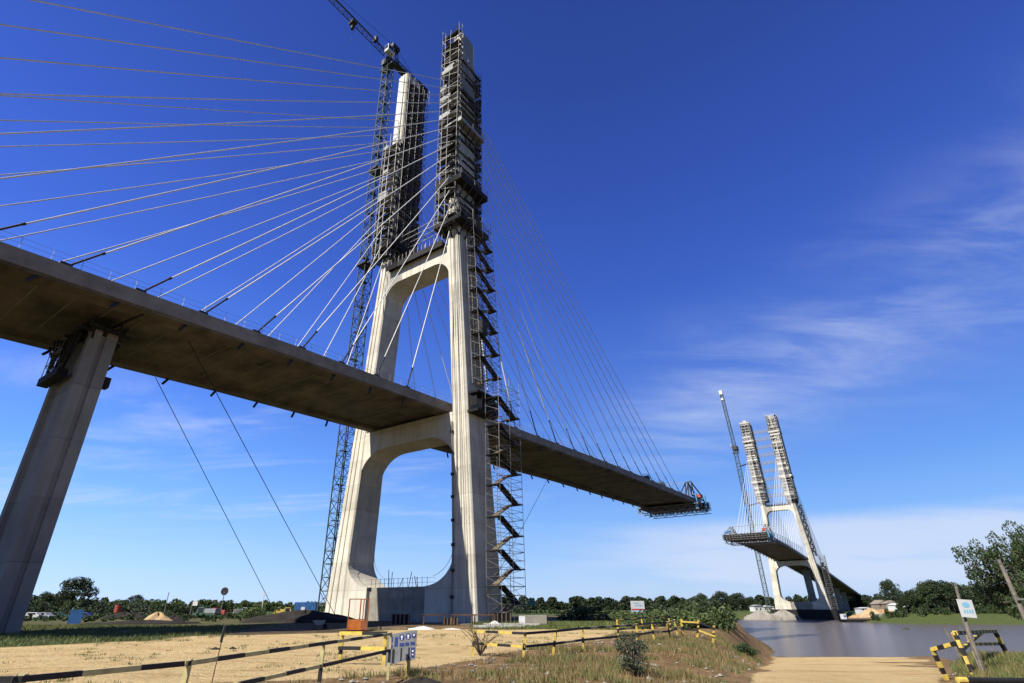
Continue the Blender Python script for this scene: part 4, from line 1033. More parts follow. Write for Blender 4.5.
# palms sticking out of the belt
def palm(label, px_, Y_, h_):
    x_, y_ = XY(px_, Y_); t_ = thing('palm_tree', label, 'palm tree', (x_, y_, gz(x_, y_)), 0, 'palm trees over the riverside woods')
    b = MB(); b.path([(0, 0, -.3), (.3, 0, h_ * .5), (.2, 0, h_)], .2, 6, [.28, .2, .16]); b.build('trunk', MT['bark'], t_)
    b = MB(); rr_ = random.Random(int(px_))
    for i in range(13):
        a = 6.283 * i / 13 + rr_.uniform(-.2, .2); d = Vector((math.cos(a), math.sin(a), 0)); s_ = Vector((-d.y, d.x, 0))
        pts = [Vector((.2, 0, h_)) + d * q * 3.2 + Vector((0, 0, (1.5 - .3 * (i % 3)) * math.sin(q * 2.6) - 1.3 * q * q)) for q in (0, .3, .6, .85, 1.0)]
        for j in range(4):
            w0, w1 = (.15, .42, .40, .25, .05)[j], (.15, .42, .40, .25, .05)[j + 1]
            b.add([pts[j] - s_ * w0, pts[j] + s_ * w0, pts[j + 1] + s_ * w1, pts[j + 1] - s_ * w1], [(0, 1, 2, 3)])
    b.build('crown', LEAF['dark'], t_)
palm('palm over the riverside woods, first from the white billboard', 641, 340, 11)
palm('palm over the riverside woods, second from the white billboard', 656, 350, 10)
palm('palm over the riverside woods, last before the far crane', 690, 350, 12)

# ------------------------------------------------------------------ grass and stones close by
def on_land(n, x0, x1, y0, y1, test):
    P = []
    while len(P) < n:
        X = NPR.uniform(x0, x1, 4000); Y = NPR.uniform(y0, y1, 4000)
        sd = river_sd(X, Y); td, tw = track_d(X, Y); s_, g_, d_ = zones(X, Y, sd, td, tw)
        patch = wob(X, Y, 1.1, 31) * .5 + wob(X, Y, .45, 77) * .35
        ok = test(X, Y, s_, g_, d_, (td - 1) * tw, patch) & (sd > .5)
        P += list(zip(X[ok], Y[ok]))
    P = np.array(P[:n]); return P, ground(P[:, 0], P[:, 1])
def blades(name, label, mat, P, Z, hmin, hmax, per, spread, w):
    n = len(P); V = np.zeros((n * per, 3, 3))
    cx_ = np.repeat(P, per, 0) + NPR.normal(scale=spread, size=(n * per, 2)); cz = np.repeat(Z, per)
    a = NPR.rand(n * per) * 6.283; h_ = NPR.uniform(hmin, hmax, n * per); lean = NPR.normal(scale=.35, size=(n * per, 2)) * h_[:, None]
    dx = np.stack([np.cos(a), np.sin(a)], 1) * w
    V[:, 0, :2] = cx_ - dx; V[:, 1, :2] = cx_ + dx; V[:, 2, :2] = cx_ + lean
    V[:, 0, 2] = cz - .02; V[:, 1, 2] = cz - .02; V[:, 2, 2] = cz + h_
    V = V.reshape(-1, 3); me_ = bpy.data.meshes.new(name); me_.from_pydata(V.tolist(), [], np.arange(len(V)).reshape(-1, 3).tolist()); me_.materials.append(mat)
    o = bpy.data.objects.new(name, me_); COL.objects.link(o); tag(o, label, 'grass', None, 'stuff')
P, Z = on_land(3000, -6, 26, 12, 48, lambda X, Y, s, g, d, t_, q: (d > .5) & (t_ > .6) & (q > -.1))
blades('dry_grass', 'dry tan grass on the bank in front of and around the fence', LEAF['dry'], P, Z, .08, .3, 9, .12, .012)
P, Z = on_land(2600, -6, 26, 12, 48, lambda X, Y, s, g, d, t_, q: (d > .5) & (t_ > .6) & (q > .2))
blades('green_tufts', 'green tufts scattered in the dry grass around the fence', LEAF['fresh'], P, Z, .06, .26, 10, .13, .013)
P, Z = on_land(2600, 13, 33, 17, 33, lambda X, Y, s, g, d, t_, q: (g > .3) & (q > -.4))
blades('bank_grass', 'green grass on the bank beside the striped barrier', LEAF['fresh'], P, Z, .06, .22, 11, .13, .014)
P, Z = on_land(3600, -60, -8, 24, 66, lambda X, Y, s, g, d, t_, q: (g > .4) & (q > -.5))
blades('verge_grass', 'green grass verge between the sandy road and the pier', LEAF['fresh'], P, Z, .08, .28, 9, .2, .025)
P, Z = on_land(2600, -4, 34, 55, 84, lambda X, Y, s, g, d, t_, q: (g > .3) & (q > -.5))
blades('meadow_grass', 'green grass around the stair tower foot and meadow', LEAF['fresh'], P, Z, .1, .4, 9, .25, .03)
P, Z = on_land(420, -22, 10, 14, 48, lambda X, Y, s, g, d, t_, q: (s > .6) & (q > .25))
blades('sand_tufts', 'sparse olive tufts in the sandy road and yard', LEAF['fresh'], P, Z, .04, .13, 12, .12, .016)
b = MB()
P, Z = on_land(620, -4, 22, 13, 46, lambda X, Y, s, g, d, t_, q: (t_ > .3) & (d > .3) & (q < .35))
for (x_, y_), z_ in zip(P, Z):
    s_ = abs(random.gauss(0, .04)) + .025; c0 = Vector((x_, y_, z_ + s_ * .3)); vs_ = [c0 + Vector((dx * s_ * random.uniform(.6, 1.3), dy * s_ * random.uniform(.6, 1.3), dz * s_ * random.uniform(.4, .8))) for dx, dy, dz in ((1, 0, 0), (-1, 0, 0), (0, 1, 0), (0, -1, 0), (0, 0, 1), (0, 0, -1))]
    b.add(vs_, [(0, 2, 4), (2, 1, 4), (1, 3, 4), (3, 0, 4), (2, 0, 5), (1, 2, 5), (3, 1, 5), (0, 3, 5)])
tag(b.build('rubble', MT['stone']), 'pale stones and rubble strewn in the dry grass', 'stones', None, 'stuff')

# ------------------------------------------------------------------ fences
def striped(b, a, c, w, seg, i0=0, r=None):
    a = Vector(a); c = Vector(c); L = (c - a).length; n = max(1, round(L / seg))
    for i in range(n):
        b.mi = (i + i0) % 2; b.beam(a.lerp(c, i / n), a.lerp(c, (i + 1) / n), w, w)
    b.mi = 0
def fence(name, label, pts, mats, hgt=1.0, rails=(1.05, .55), seg=.75, dark_from=None, w=.075, i0=0, lean=None):
    o0 = pts[0]; t_ = thing(name, label, 'barrier fence', (o0[0], o0[1], gz(*o0)), 0, 'yellow and black site fences')
    z0 = gz(*o0); P3 = []
    for i, p in enumerate(pts):
        le = lean[i] if lean else (0, 0); zb = gz(*p) - z0; bx, by = p[0] - o0[0], p[1] - o0[1]
        b = MB(); B0 = Vector((bx, by, zb - .15)); T0 = Vector((bx + le[0], by + le[1], zb + hgt)); P3.append((B0, T0))
        b.mi = 0; b.beam(B0, B0.lerp(T0, .42), w * 1.1, w * 1.1); b.mi = 1; b.beam(B0.lerp(T0, .42), B0.lerp(T0, .62), w * 1.12, w * 1.12); b.mi = 0; b.beam(B0.lerp(T0, .62), T0, w * 1.1, w * 1.1)
        b.build('post', mats, t_)
    for i in range(len(pts) - 1):
        for q, rz_ in enumerate(rails):
            b = MB(); u = (rz_ + .15) / (hgt + .15)
            off = Vector((0, -w * 1.2, 0))
            a = P3[i][0].lerp(P3[i][1], u) + off; c = P3[i + 1][0].lerp(P3[i + 1][1], u) + off
            ext = (c - a).normalized() * .06
            mm2 = mats if not (dark_from is not None and i >= dark_from) else [MT['black'], mats[1]]
            if mm2[0] is MT['black']: mm2 = [MT['black'], MT['black']] if (i + q) % 3 else [MT['paleyellow'], MT['black']]
            striped(b, a - ext, c + ext, w, seg, i0 + i + q)
            b.build('rail', mm2, t_)
    return t_
YB = [MT['paleyellow'], MT['black']]; YY = [MT['yellow'], MT['black']]
fence('barrier_fence', 'long low yellow and black rail fence along the sandy road, ending at the information board', [(-8.6, 6.7), (-5.55, 7.5), (-4.42, 9.4), (-3.48, 13.7), (-2.66, 18.3)], YB, hgt=1.22, rails=(1.17, .74), dark_from=3, lean=[(0, 0), (.1, 0), (.03, 0), (0, 0), (0, 0)], w=.066)
fence('barrier_fence', 'short yellow barrier frame on the sand behind the information board', [(-5.35, 23.8), (-3.5, 22.8)], YY, w=.12, seg=.9)
fence('barrier_fence', 'bent yellow and black fence crossing the yard and turning at the bank bushes', [(-.3, 27.0), (1.75, 25.0), (3.1, 26.2), (4.8, 28.3), (8.5, 33.0), (10.3, 36.0), (11.6, 37.0), (13.2, 40.5)], YY, hgt=.98, w=.09, rails=(.92, .45), dark_from=1, lean=[(.1, 0), (.15, 0), (.22, 0), (0, 0), (.1, 0), (0, 0), (-.1, 0), (-.1, 0)], seg=.8)
f_ = fence('barrier_fence', 'collapsed yellow fence end sliding down the cut beyond the turned fence', [(13.5, 40.5), (14.4, 40.4), (15.3, 40.2)], YY, w=.10, rails=(.85, .4), lean=[(.1, 0), (.3, 0), (.3, 0)], seg=.9)
fence('barrier_fence', 'second fence row behind the bent fence near the bank bushes', [(8.8, 38.5), (11.2, 41.5), (14.2, 45)], YY, w=.09, seg=.9)
# trestle barrier by the water
tb_ = thing('striped_barrier', 'black and yellow striped trestle barrier at the water edge beside the leaning sign post', 'barrier', (16.2, 20.6, gz(16.2, 20.6)), 0)
z0 = gz(16.2, 20.6)
def rel(x_, y_, dz): return (x_ - 16.2, y_ - 20.6, gz(x_, y_) - z0 + dz)
def stripe_part(name, a, c, w, seg, i0=0):
    b = MB(); striped(b, a, c, w, seg, i0); b.build(name, YY, tb_)
def ab(x_, y_, z_): return (x_ - 16.2, y_ - 20.6, z_ - z0)
stripe_part('leg', rel(16.1, 20.4, -.1), ab(16.03, 20.5, 1.13), .11, .25)
stripe_part('leg', rel(16.75, 21.3, -.1), ab(16.2, 20.8, 1.08), .10, .25, 1)
stripe_part('leg', rel(23.2, 27.1, -.1), ab(22.9, 27.0, .95), .13, .3)
stripe_part('leg', rel(18.5, 23.0, -.1), ab(18.45, 23.0, .97), .09, .25, 1)
stripe_part('rail', ab(16.0, 20.45, 1.1), ab(22.95, 27.0, .92), .13, .42)
stripe_part('rail', ab(19.3, 24.0, .58), ab(22.95, 27.1, .42), .12, .42, 1)
stripe_part('rail', ab(16.6, 21.2, .55), ab(21.0, 25.3, 1.0), .10, .42)
stripe_part('rail', ab(16.25, 20.75, .8), ab(16.2, 22.0, .52), .12, .3, 1)
stripe_part('leg', ab(16.2, 22.0, .54), rel(16.36, 22.0, 0.0), .11, .2)
# posts and signs at the bank
sp = thing('sign_post', 'weathered timber post carrying a small white sign with a blue emblem', 'sign', (16.38, 20.3, gz(16.38, 20.3)), 0)
b = MB(); b.path([(0.0, 0, -.3), (-.02, .02, 1.2), (.14, .05, 2.7)], .06, 7, [.07, .06, .045]); b.build('post', MT['oldwood'], sp)
b = MB(); b.path([(.32, .5, -.3), (.28, .45, 1.0), (.2, .3, 2.0)], .04, 6, [.05, .045, .035]); b.build('back_post', MT['oldwood'], sp)
b = MB(); cs_ = [(-.14, 2.20), (.36, 2.17), (.33, 1.62), (-.16, 1.66)]
b.add([(p, -.12, q) for p, q in cs_] + [(p, -.10, q) for p, q in cs_], [(0, 1, 2, 3), (7, 6, 5, 4), (0, 4, 5, 1), (1, 5, 6, 2), (2, 6, 7, 3), (3, 7, 4, 0)]); bd = b.build('sign_board', MT['whitepaint'], sp)
b = MB(); n_ = 18
b.add([(.10 + .13 * math.cos(6.283 * i / n_), -.124, 2.02 + .085 * math.sin(6.283 * i / n_)) for i in range(n_)], [tuple(range(n_))])
for i in range(4): b.add([(-.05 + i * .09 + dx, -.125, 1.87 + dz) for dx, dz in ((0, 0), (.06, 0), (.06, -.1), (0, -.1))], [(0, 1, 2, 3)])
b.build('emblem', MT['signcyan'], bd)
pl = thing('timber_pole', 'tall bare timber pole with a short cross bar before the big riverside tree', 'pole', (16.5, 18.2, gz(16.5, 18.2)), 0)
b = MB(); b.path([(.05, 0, -.3), (.0, 0, 2.0), (-.08, 0, 3.25)], .07, 7, [.075, .065, .05]); b.build('pole', MT['oldwood'], pl)
b = MB(); b.bar((-.1, -.1, 2.1), (.9, -.1, 2.12), .03, 6); b.build('cross_bar', MT['galv'], pl)
for (x_, y_, lx, hh, lab) in ((22.3, 27.6, -.15, 1.35, 'short stake behind the striped barrier, thicker and upright'), (22.0, 28.2, -.35, 1.3, 'thinner tilted stake crossing behind the striped barrier')):
    s_ = thing('timber_stake', lab, 'stake', (x_, y_, gz(x_, y_)), 0, 'stakes behind the striped barrier'); b = MB(); b.bar((0, 0, -.2), (lx, 0, hh), .05, 6); b.build('stake', MT['oldwood'], s_)
pp = thing('taped_pipe', 'black pipe with yellow taped end lying on the grass at the bottom edge', 'pipe', (10.3, 14.1, 0), 0)
b = MB(); b.path([(.55, .0, .42), (2.2, .05, .40), (5.0, .2, .36)], .06, 8); b.build('pipe', MT['black'], pp)
b = MB(); b.bar((.42, .0, .42), (.62, .0, .42), .064, 8); b.build('tape', MT['yellow'], pp)
b = MB()
for x_ in (1.0, 3.6): b.bar((x_, 0, -.9), (x_, .05, .40), .035, 6)
b.build('prop', MT['oldwood'], pp)

# information board
ib = thing('information_board', 'grey site safety board with dark blue pictograms on a yellow post', 'sign', (-2.15, 18.85, gz(-2.15, 18.85)), R(-8))
b = MB(); b.mi = 0; b.beam((.0, 0, -.15), (0, 0, .55), .1, .1); b.mi = 1; b.beam((0, 0, .5), (0, 0, .95), .1, .1); b.build('post', YY, ib)
b = MB(); cs_ = [(-.66, 1.30), (-.03, 1.42), (.25, 1.45), (.22, .52), (-.08, .48), (-.70, .30)]
b.add([(p, -.09, q) for p, q in cs_] + [(p, -.06, q) for p, q in cs_], [tuple(range(6)), tuple(range(11, 5, -1))] + [(i, (i + 1) % 6, 6 + (i + 1) % 6, 6 + i) for i in range(6)]); bd = b.build('board', MT['signgrey'], ib)
b = MB()
def bx(x0, x1, z0_, z1_, yy=-.095): b.add([(x0, yy, z0_), (x1, yy, z0_), (x1, yy, z1_), (x0, yy, z1_)], [(0, 1, 2, 3)])
def disc(cx_, cz_, r_, yy=-.096): b.add([(cx_ + r_ * math.cos(i * .393), yy, cz_ + r_ * 1.2 * math.sin(i * .393)) for i in range(16)], [tuple(range(16))])
bx(-.62, -.50, 1.06, 1.24); bx(-.63, -.50, .86, .98); bx(-.44, -.34, .92, 1.22); disc(-.22, 1.22, .085); disc(-.02, 1.25, .085); disc(.16, 1.28, .07)
bx(-.28, -.13, .93, 1.04); bx(-.10, .02, .95, 1.06); bx(.06, .2, .97, 1.08); bx(.09, .2, .58, .90)
b.build('pictogram', MT['signblue'], bd)
b = MB(); disc(-.22, 1.24, .035, -.1); disc(-.02, 1.27, .035, -.1); disc(.16, 1.30, .03, -.1); disc(-.56, 1.16, .03, -.1); bx(-.235, -.205, 1.14, 1.2, -.1); bx(-.035, -.005, 1.17, 1.23, -.1); bx(.12, .17, .66, .7, -.1); bx(.12, .17, .76, .82, -.1); b.build('symbol', MT['whitepaint'], bd)
for q_ in ((-.50, -.42, .40, .84), (-.24, -.19, .48, .88), (-.0, .05, .54, .90)): b = MB(); bx(*q_); b.build('slot', MT['black'], bd)
bd.scale = (1, 1, .84); bd.location = (0, 0, .02)
rs = thing('reed_stake', 'thin leaning stake with a dark tag standing in the sandy road', 'stake', (-4.55, 10.6, gz(-4.55, 10.6)), 0)
b = MB(); b.bar((0, 0, -.1), (.1, 0, 1.6), .009, 5); b.build('stake', MT['bark'], rs); b = MB(); b.bar((.08, 0, 1.36), (.1, 0, 1.62), .025, 5); b.build('tag', MT['darksteel'], rs)

def board(name, label, x_, y_, rz_, w_, h_, zb, mat, stripes=(), legs=True, cat='sign'):
    t_ = thing(name, label, cat, (x_, y_, gz(x_, y_)), rz_)
    b = MB(); b.box(-w_ / 2, w_ / 2, -.04, .04, zb, zb + h_); bd_ = b.build('panel', mat, t_)
    for i, (x0, x1, z0_, z1_, m_) in enumerate(stripes):
        b = MB(); b.box(x0 * w_, x1 * w_, -.05 - .002 * i, -.041, zb + z0_ * h_, zb + z1_ * h_); b.build('marking', m_, bd_)
    for s in (-1, 1): b = MB(); b.bar((s * w_ * .38, .08, -.2), (s * w_ * .38, .08, zb + h_ * .8), .045, 5); b.build('leg', MT['oldwood'], t_)
board('billboard', 'white site billboard with a red band and pale blue lower half by the bank bushes', 21.4, 80.5, R(12), 1.95, 1.75, .9, MT['whitepaint'],
      ((-.5, .5, .36, .45, MT['signred']), (-.49, .49, .02, .34, MT['signpale']), (-.2, .35, .66, .72, MT['signcyan']), (-.3, .1, .82, .87, MT['signcyan'])))
board('billboard', 'plain blue board standing among the parked cars beyond the pier', -48.9, 72.8, R(25), 1.35, 1.5, .1, MT['blue'])
board('small_board', 'small teal notice on a thin pole behind the concrete block', 7.3, 82, R(5), .75, .8, 2.2, MT['teal'])

# ------------------------------------------------------------------ yard objects
cg = thing('man_basket', 'orange steel crane basket with open frame standing on the sand before the tower', 'crane basket', (-11.3, 56.0, gz(-11.3, 56)), R(14))
cg.scale = (.92, .9, .88)
b = MB()
for x_ in (-.95, .95):
    for y_ in (-.6, .6): b.bar((x_, y_, .1), (x_, y_, 3.0), .06, 4)
for zz in (1.05, 3.0):
    for y_ in (-.6, .6): b.bar((-.95, y_, zz), (.95, y_, zz), .055, 4)
    for x_ in (-.95, .95): b.bar((x_, -.6, zz), (x_, .6, zz), .055, 4)
b.bar((.15, -.6, 1.0), (.15, -.6, 3.0), .09, 4); b.bar((.45, -.6, 1.0), (.45, -.6, 3.0), .07, 4); b.build('frame', MT['darkorange'], cg)
b = MB(); b.box(-.98, .35, -.66, -.6, .1, 1.05); b.box(-.98, .98, -.6, .6, .06, .14); b.build('side_panel', MT['orange'], cg)
b = MB(); b.box(.38, .98, -.66, -.61, .1, .98); b.box(.95, .99, -.6, .6, .1, 1.0); b.build('gate', MT['darkorange'], cg)

def vehicle(name, label, cat, x_, y_, rz_, body_m, L=4.4, W=1.75, H=1.45, bed=False, box_m=None, group='vehicles parked past the yard'):
    t_ = thing(name, label, cat, (x_, y_, gz(x_, y_)), rz_, group)
    b = MB()
    if bed:
        b.poly_y([(-L / 2, .6), (-L / 2, 1.15), (-L * .05, 1.15), (L * .02, H), (L * .28, H), (L * .36, 1.15), (L / 2, 1.0), (L / 2, .6)], -W / 2, W / 2)
    else:
        b.poly_y([(-L / 2, .35), (-L / 2, .85), (-L * .42, .95), (-L * .30, H), (L * .12, H), (L * .26, .92), (L * .46, .8), (L / 2, .6), (L / 2, .35)], -W / 2, W / 2)
    b.build('body', body_m, t_, .06)
    b = MB()
    if bed: b.box(L * .04, L * .27, -W / 2 - .02, W / 2 + .02, 1.2, H - .12)
    else: b.box(-L * .27, L * .11, -W / 2 - .02, W / 2 + .02, .98, H - .1)
    b.build('window', MT['glass'], t_)
    if box_m:
        b = MB(); b.box(-L / 2, -L * .02, -W / 2 - .05, W / 2 + .05, 1.18, 1.18 + box_m[1]); b.build('load_bed', box_m[0], t_)
    for sx_ in (-.31, .31):
        for sy_ in (-1, 1):
            b = MB(); rw = .33 if not bed else .45
            b.bar((L * sx_, sy_ * (W / 2 - .2), rw), (L * sx_, sy_ * (W / 2 + .03), rw), rw, 14); wh = b.build('wheel', MT['rubber'], t_)
            b = MB(); b.bar((L * sx_, sy_ * (W / 2), rw), (L * sx_, sy_ * (W / 2 + .05), rw), rw * .5, 10); b.build('rim', MT['greypaint'], wh)
    return t_
def V_(px_, Y_): return XY(px_, Y_)
for (n_, lab, cat, px_, Y_, rz_, m_, kw) in (
    ('parked_car', 'white car parked just beyond the pier foot', 'car', 38, 104, 10, MT['whitepaint'], {}),
    ('parked_car', 'silver grey car parked between the pier and the blue board', 'car', 49, 108, -15, MT['greypaint'], {}),
    ('parked_car', 'dark green car parked beside the blue board', 'car', 62, 110, 20, MT['green'], {}),
    ('parked_car', 'dark blue car half hidden behind the blue board', 'car', 89, 106, 8, MT['signblue'], {}),
    ('flatbed_truck', 'green truck with grey load bed beyond the sand heap', 'truck', 208, 104, 170, MT['green'], dict(L=6.0, W=2.2, H=2.4, bed=True, box_m=(MT['greypaint'], .9))),
    ('flatbed_truck', 'red truck parked next to the green truck', 'truck', 220, 122, 165, MT['red'], dict(L=5.5, W=2.1, H=2.3, bed=True, box_m=(MT['red'], .6))),
    ('flatbed_truck', 'white truck parked far back near the woods', 'truck', 243, 150, 20, MT['whitepaint'], dict(L=5.5, W=2.1, H=2.4, bed=True, box_m=(MT['greypaint'], .8))),
    ('flatbed_truck', 'yellow truck parked behind the soil bank by the blue container', 'truck', 286, 128, 5, MT['yellow'], dict(L=5.8, W=2.2, H=2.3, bed=True, box_m=(MT['yellow'], .7)))):
    x_, y_ = V_(px_, Y_ * 1.0); vv = vehicle(n_, lab, cat, x_, y_, R(rz_), m_, **kw); vv.scale = (.72,) * 3 if cat == 'truck' else (.72,) * 3
ct = thing('shipping_container', 'blue shipping container between the yellow truck and the crane mast', 'container', (-38.4, 132, gz(-38.4, 132)), R(5))
b = MB(); b.box(-2.1, 2.3, -1.2, 1.2, .05, 2.65); b.build('body', MT['blue'], ct)
b = MB()
for i in range(18): x_ = -2.05 + i * .25; b.box(x_, x_ + .1, -1.25, -1.2, .15, 2.55)
b.build('corrugation', MT['blue'], ct); b = MB(); b.box(-.7, .1, -1.28, -1.22, .9, 1.7); b.build('hatch', MT['whitepaint'], ct)

def heap(name, label, x_, y_, rx, ry, h_, mat, rz_=0.0, seed=1, cat='heap', n=30, group=None, power=1.0):
    rr_ = np.random.RandomState(seed); b = MB(); vs_, fs_ = [], []
    m = 9
    for i in range(m + 1):
        u = i / m
        for j in range(n):
            a = 6.2832 * j / n; rad = 1 + .12 * math.sin(3 * a + seed) + .07 * math.sin(7 * a + seed * 2)
            zz = h_ * (1 - u ** 1.4) ** power * (1 + .18 * math.sin(5 * a + 6 * u + seed)) + (rr_.rand() - .5) * .06 * h_
            vs_.append((math.cos(a) * rx * u * rad, math.sin(a) * ry * u * rad, zz if i < m else -.3))
    for i in range(m):
        for j in range(n): fs_.append((i * n + j, i * n + (j + 1) % n, (i + 1) * n + (j + 1) % n, (i + 1) * n + j))
    b.add(vs_, fs_); o = b.build(name, mat); o.location = (x_, y_, gz(x_, y_)); o.rotation_euler = (0, 0, rz_)
    for p in o.data.polygons: p.use_smooth = True
    return tag(o, label, cat, group)
x_, y_ = V_(160, 82); heap('sand_heap', 'orange sand heap in the yard beyond the sandy road', x_, y_, 2.2, 1.8, 1.15, MT['sandheap'], .3, 2)
x_, y_ = V_(177, 84); heap('soil_heap', 'small dark heap beside the orange sand heap', x_, y_, 1.6, 1.2, .8, MT['darksoil'], .3, 3)
heap('soil_bank', 'long low bank of soil under the deck, shade put into its dark colour', -22.5, 77.5, 7.6, 2.6, 1.25, MT['darksoil'], R(4), 4, power=.7)  # near-black colour stands in for the deck shadow lying on the bank
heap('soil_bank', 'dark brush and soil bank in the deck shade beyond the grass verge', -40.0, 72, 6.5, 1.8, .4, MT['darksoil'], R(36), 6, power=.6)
x_, y_ = V_(127, 96); heap('soil_heap', 'dark heap in front of the scrub below the red drum', x_, y_, 3.4, 1.8, .85, MT['darksoil'], .2, 9, power=.6)
b = MB(); b.bar((0, 0, 0), (0, 0, 1.1), .5, 14); b.bar((0, 0, .35), (0, 0, .4), .53, 14); b.bar((0, 0, .7), (0, 0, .75), .53, 14)
x_, y_ = V_(119, 100); o = b.build('red_drum', MT['red']); o.location = (x_, y_, gz(x_, y_) + .9); tag(o, 'red steel drum standing on the dark heap in the yard', 'drum')
def pole(name, label, px_, Y_, h_, mat, top=None, cat='pole', r_=.07):
    x_, y_ = V_(px_, Y_); t_ = thing(name, label, cat, (x_, y_, gz(x_, y_)), 0)
    b = MB(); b.bar((0, 0, -.2), (0, 0, h_), r_, 6); b.build('pole', mat, t_)
    b = MB()
    if top == 'disc': b.bar((0, -.05, h_), (0, .05, h_), .65, 14); b.build('disc', MT['black'], t_)
    elif top == 'lamp': b.box(-.8, .8, -.1, .1, h_ - .1, h_ + .1); b.build('lamp', MT['whitepaint'], t_)
    elif top == 'flag': b.box(0, .9, -.02, .02, h_ - .7, h_ - .05); b.build('flag', MT['whitepaint'], t_)
pole('sign_pole', 'thin pole with a black round plate beyond the red truck', 222, 104, 4.2, MT['galv'], 'disc')
pole('utility_pole', 'white pole with short arm standing beyond the soil bank', 262.5, 125, 4.3, MT['whitepaint'], 'lamp')
pole('utility_pole', 'thin dark pole rising from the scrub beyond the sand heap', 166, 120, 4.6, MT['oldwood'], None)
pole('flag_pole', 'leaning white rag on a stake before the dark bushes', 192, 100, 2.6, MT['oldwood'], 'flag')
# things around the tower foot
def trestle(label, x_, y_, rz_, w_=2.2, h_=1.0):
    t_ = thing('steel_trestle', label, 'trestle', (x_, y_, gz(x_, y_)), rz_, 'rusty trestles at the tower foot'); b = MB()
    for sx_ in (-w_ / 2, w_ / 2):
        for sy_ in (-.5, .5): b.beam((sx_, sy_, 0), (sx_, sy_ * .5, h_), .1, .1)
    b.build('leg', MT['rust'], t_); b = MB(); b.box(-w_ / 2 - .15, w_ / 2 + .15, -.35, .35, h_, h_ + .12); b.build('top', MT['rust'], t_)
for i, (x_, y_, rz_, lab) in enumerate(((-5.0, 66, 8, 'rusty trestle before the base wall, closest to the orange basket'), (-1.9, 66.6, -4, 'rusty trestle before the base wall, second from the orange basket'), (.6, 67.0, 5, 'rusty trestle before the right tower leg'))): trestle(lab, x_, y_, R(rz_))
cb_ = thing('concrete_block', 'pale concrete block lying on the grass by the stair tower', 'concrete block', (6.3, 70, gz(6.3, 70)), R(-10)); b = MB(); b.box(-1.6, 1.6, -.6, .6, 0, 1.0); b.build('block', MT['deckcon'], cb_, .05); b = MB(); b.box(-1.63, -.9, -.62, -.6, .1, .9); b.build('pale_end', MT['whitepaint'], cb_)
heap('tarpaulin', 'crumpled white tarpaulin on the sand before the base wall', -5.4, 57.6, 1.5, .5, .26, MT['tarp'], .1, 5, 'tarpaulin', group='white sheets on the sand')
heap('tarpaulin', 'flat pale sheet on the sand next to the crumpled tarpaulin', -2.7, 58.5, 1.1, .4, .1, MT['tarp'], -.1, 8, 'tarpaulin', group='white sheets on the sand')
heap('tarpaulin', 'small white sheet on timber beside the stair tower foot', 1.6, 64.0, 1.0, .5, .45, MT['tarp'], 0, 7, 'tarpaulin', group='white sheets on the sand')
for i, (x_, y_, rz_, L_, lab) in enumerate(((2.0, 61, 3, 5.2, 'long pale timber beam lying on the grass near the stair tower, front one'), (3.4, 64.6, -5, 6.0, 'long pale timber beam lying on the grass near the stair tower, rear one'), (-8.2, 57, 10, 2.6, 'short timber beam lying beside the orange basket'))):
    b = MB(); b.box(-L_ / 2, L_ / 2, -.12, .12, .05, .28); o = b.build('timber_beam', MT['timber' if i > 1 else 'tarp']); o.location = (x_, y_, gz(x_, y_)); o.rotation_euler = (0, 0, R(rz_)); tag(o, lab, 'timber', 'loose timbers in the yard')
for i, (x_, y_, s_, lab) in enumerate(((-9, 69, 1.0, 'dark crate stack in the shade before the base wall, by the orange basket'), (-3.4, 70, .8, 'low dark crate in the shade before the base wall'), (2.5, 72, 1.2, 'dark crate stack at the foot of the stair tower'))):
    t_ = thing('crate', lab, 'crate', (x_, y_, gz(x_, y_)), R(12 * i), 'dark crates at the tower foot'); b = MB(); b.box(-s_, s_, -.5, .5, 0, s_); b.build('box', MT['plank'], t_); b = MB()
    for q in range(5): b.box(-s_ - .02 + q * s_ * .48, -s_ + .1 + q * s_ * .48, -.54, -.5, 0, s_)
    b.build('slat', MT['timber'], t_)
wbx = thing('wheelbarrow', 'grey wheelbarrow tipped on the sand in front of the soil bank', 'wheelbarrow', (-15.4, 58, gz(-15.4, 58)), R(20))
b = MB(); b.poly_y([(-.6, .75), (.6, .75), (.35, .35), (-.3, .35)], -.35, .35); b.build('tray', MT['greypaint'], wbx)
b = MB(); b.bar((.6, -.05, .22), (.6, .05, .22), .22, 12); b.build('wheel', MT['rubber'], wbx)
b = MB()
for s in (-1, 1): b.bar((.6, s * .1, .22), (-1.1, s * .32, .7), .025, 4); b.bar((-.4, s * .3, 0), (-.35, s * .3, .4), .025, 4)
b.build('handle', MT['darksteel'], wbx)
for i, (x_, y_, L_, lab) in enumerate(((-13.3, 31, .3, 'dark clod on the sandy road'), (-12.6, 31.4, .22, 'smaller dark clod beside the first on the sandy road'))):
    heap('clod', lab, x_, y_, L_, L_ * .6, .10, MT['darksoil'], 0, 12 + i, 'clod', group='clods on the sandy road', n=14)
heap('brush_pile', 'black charred brush lying at the bottom edge beside the information board', -1.55, 17.0, .75, .35, .18, MT['darksoil'], .2, 17, 'brush')

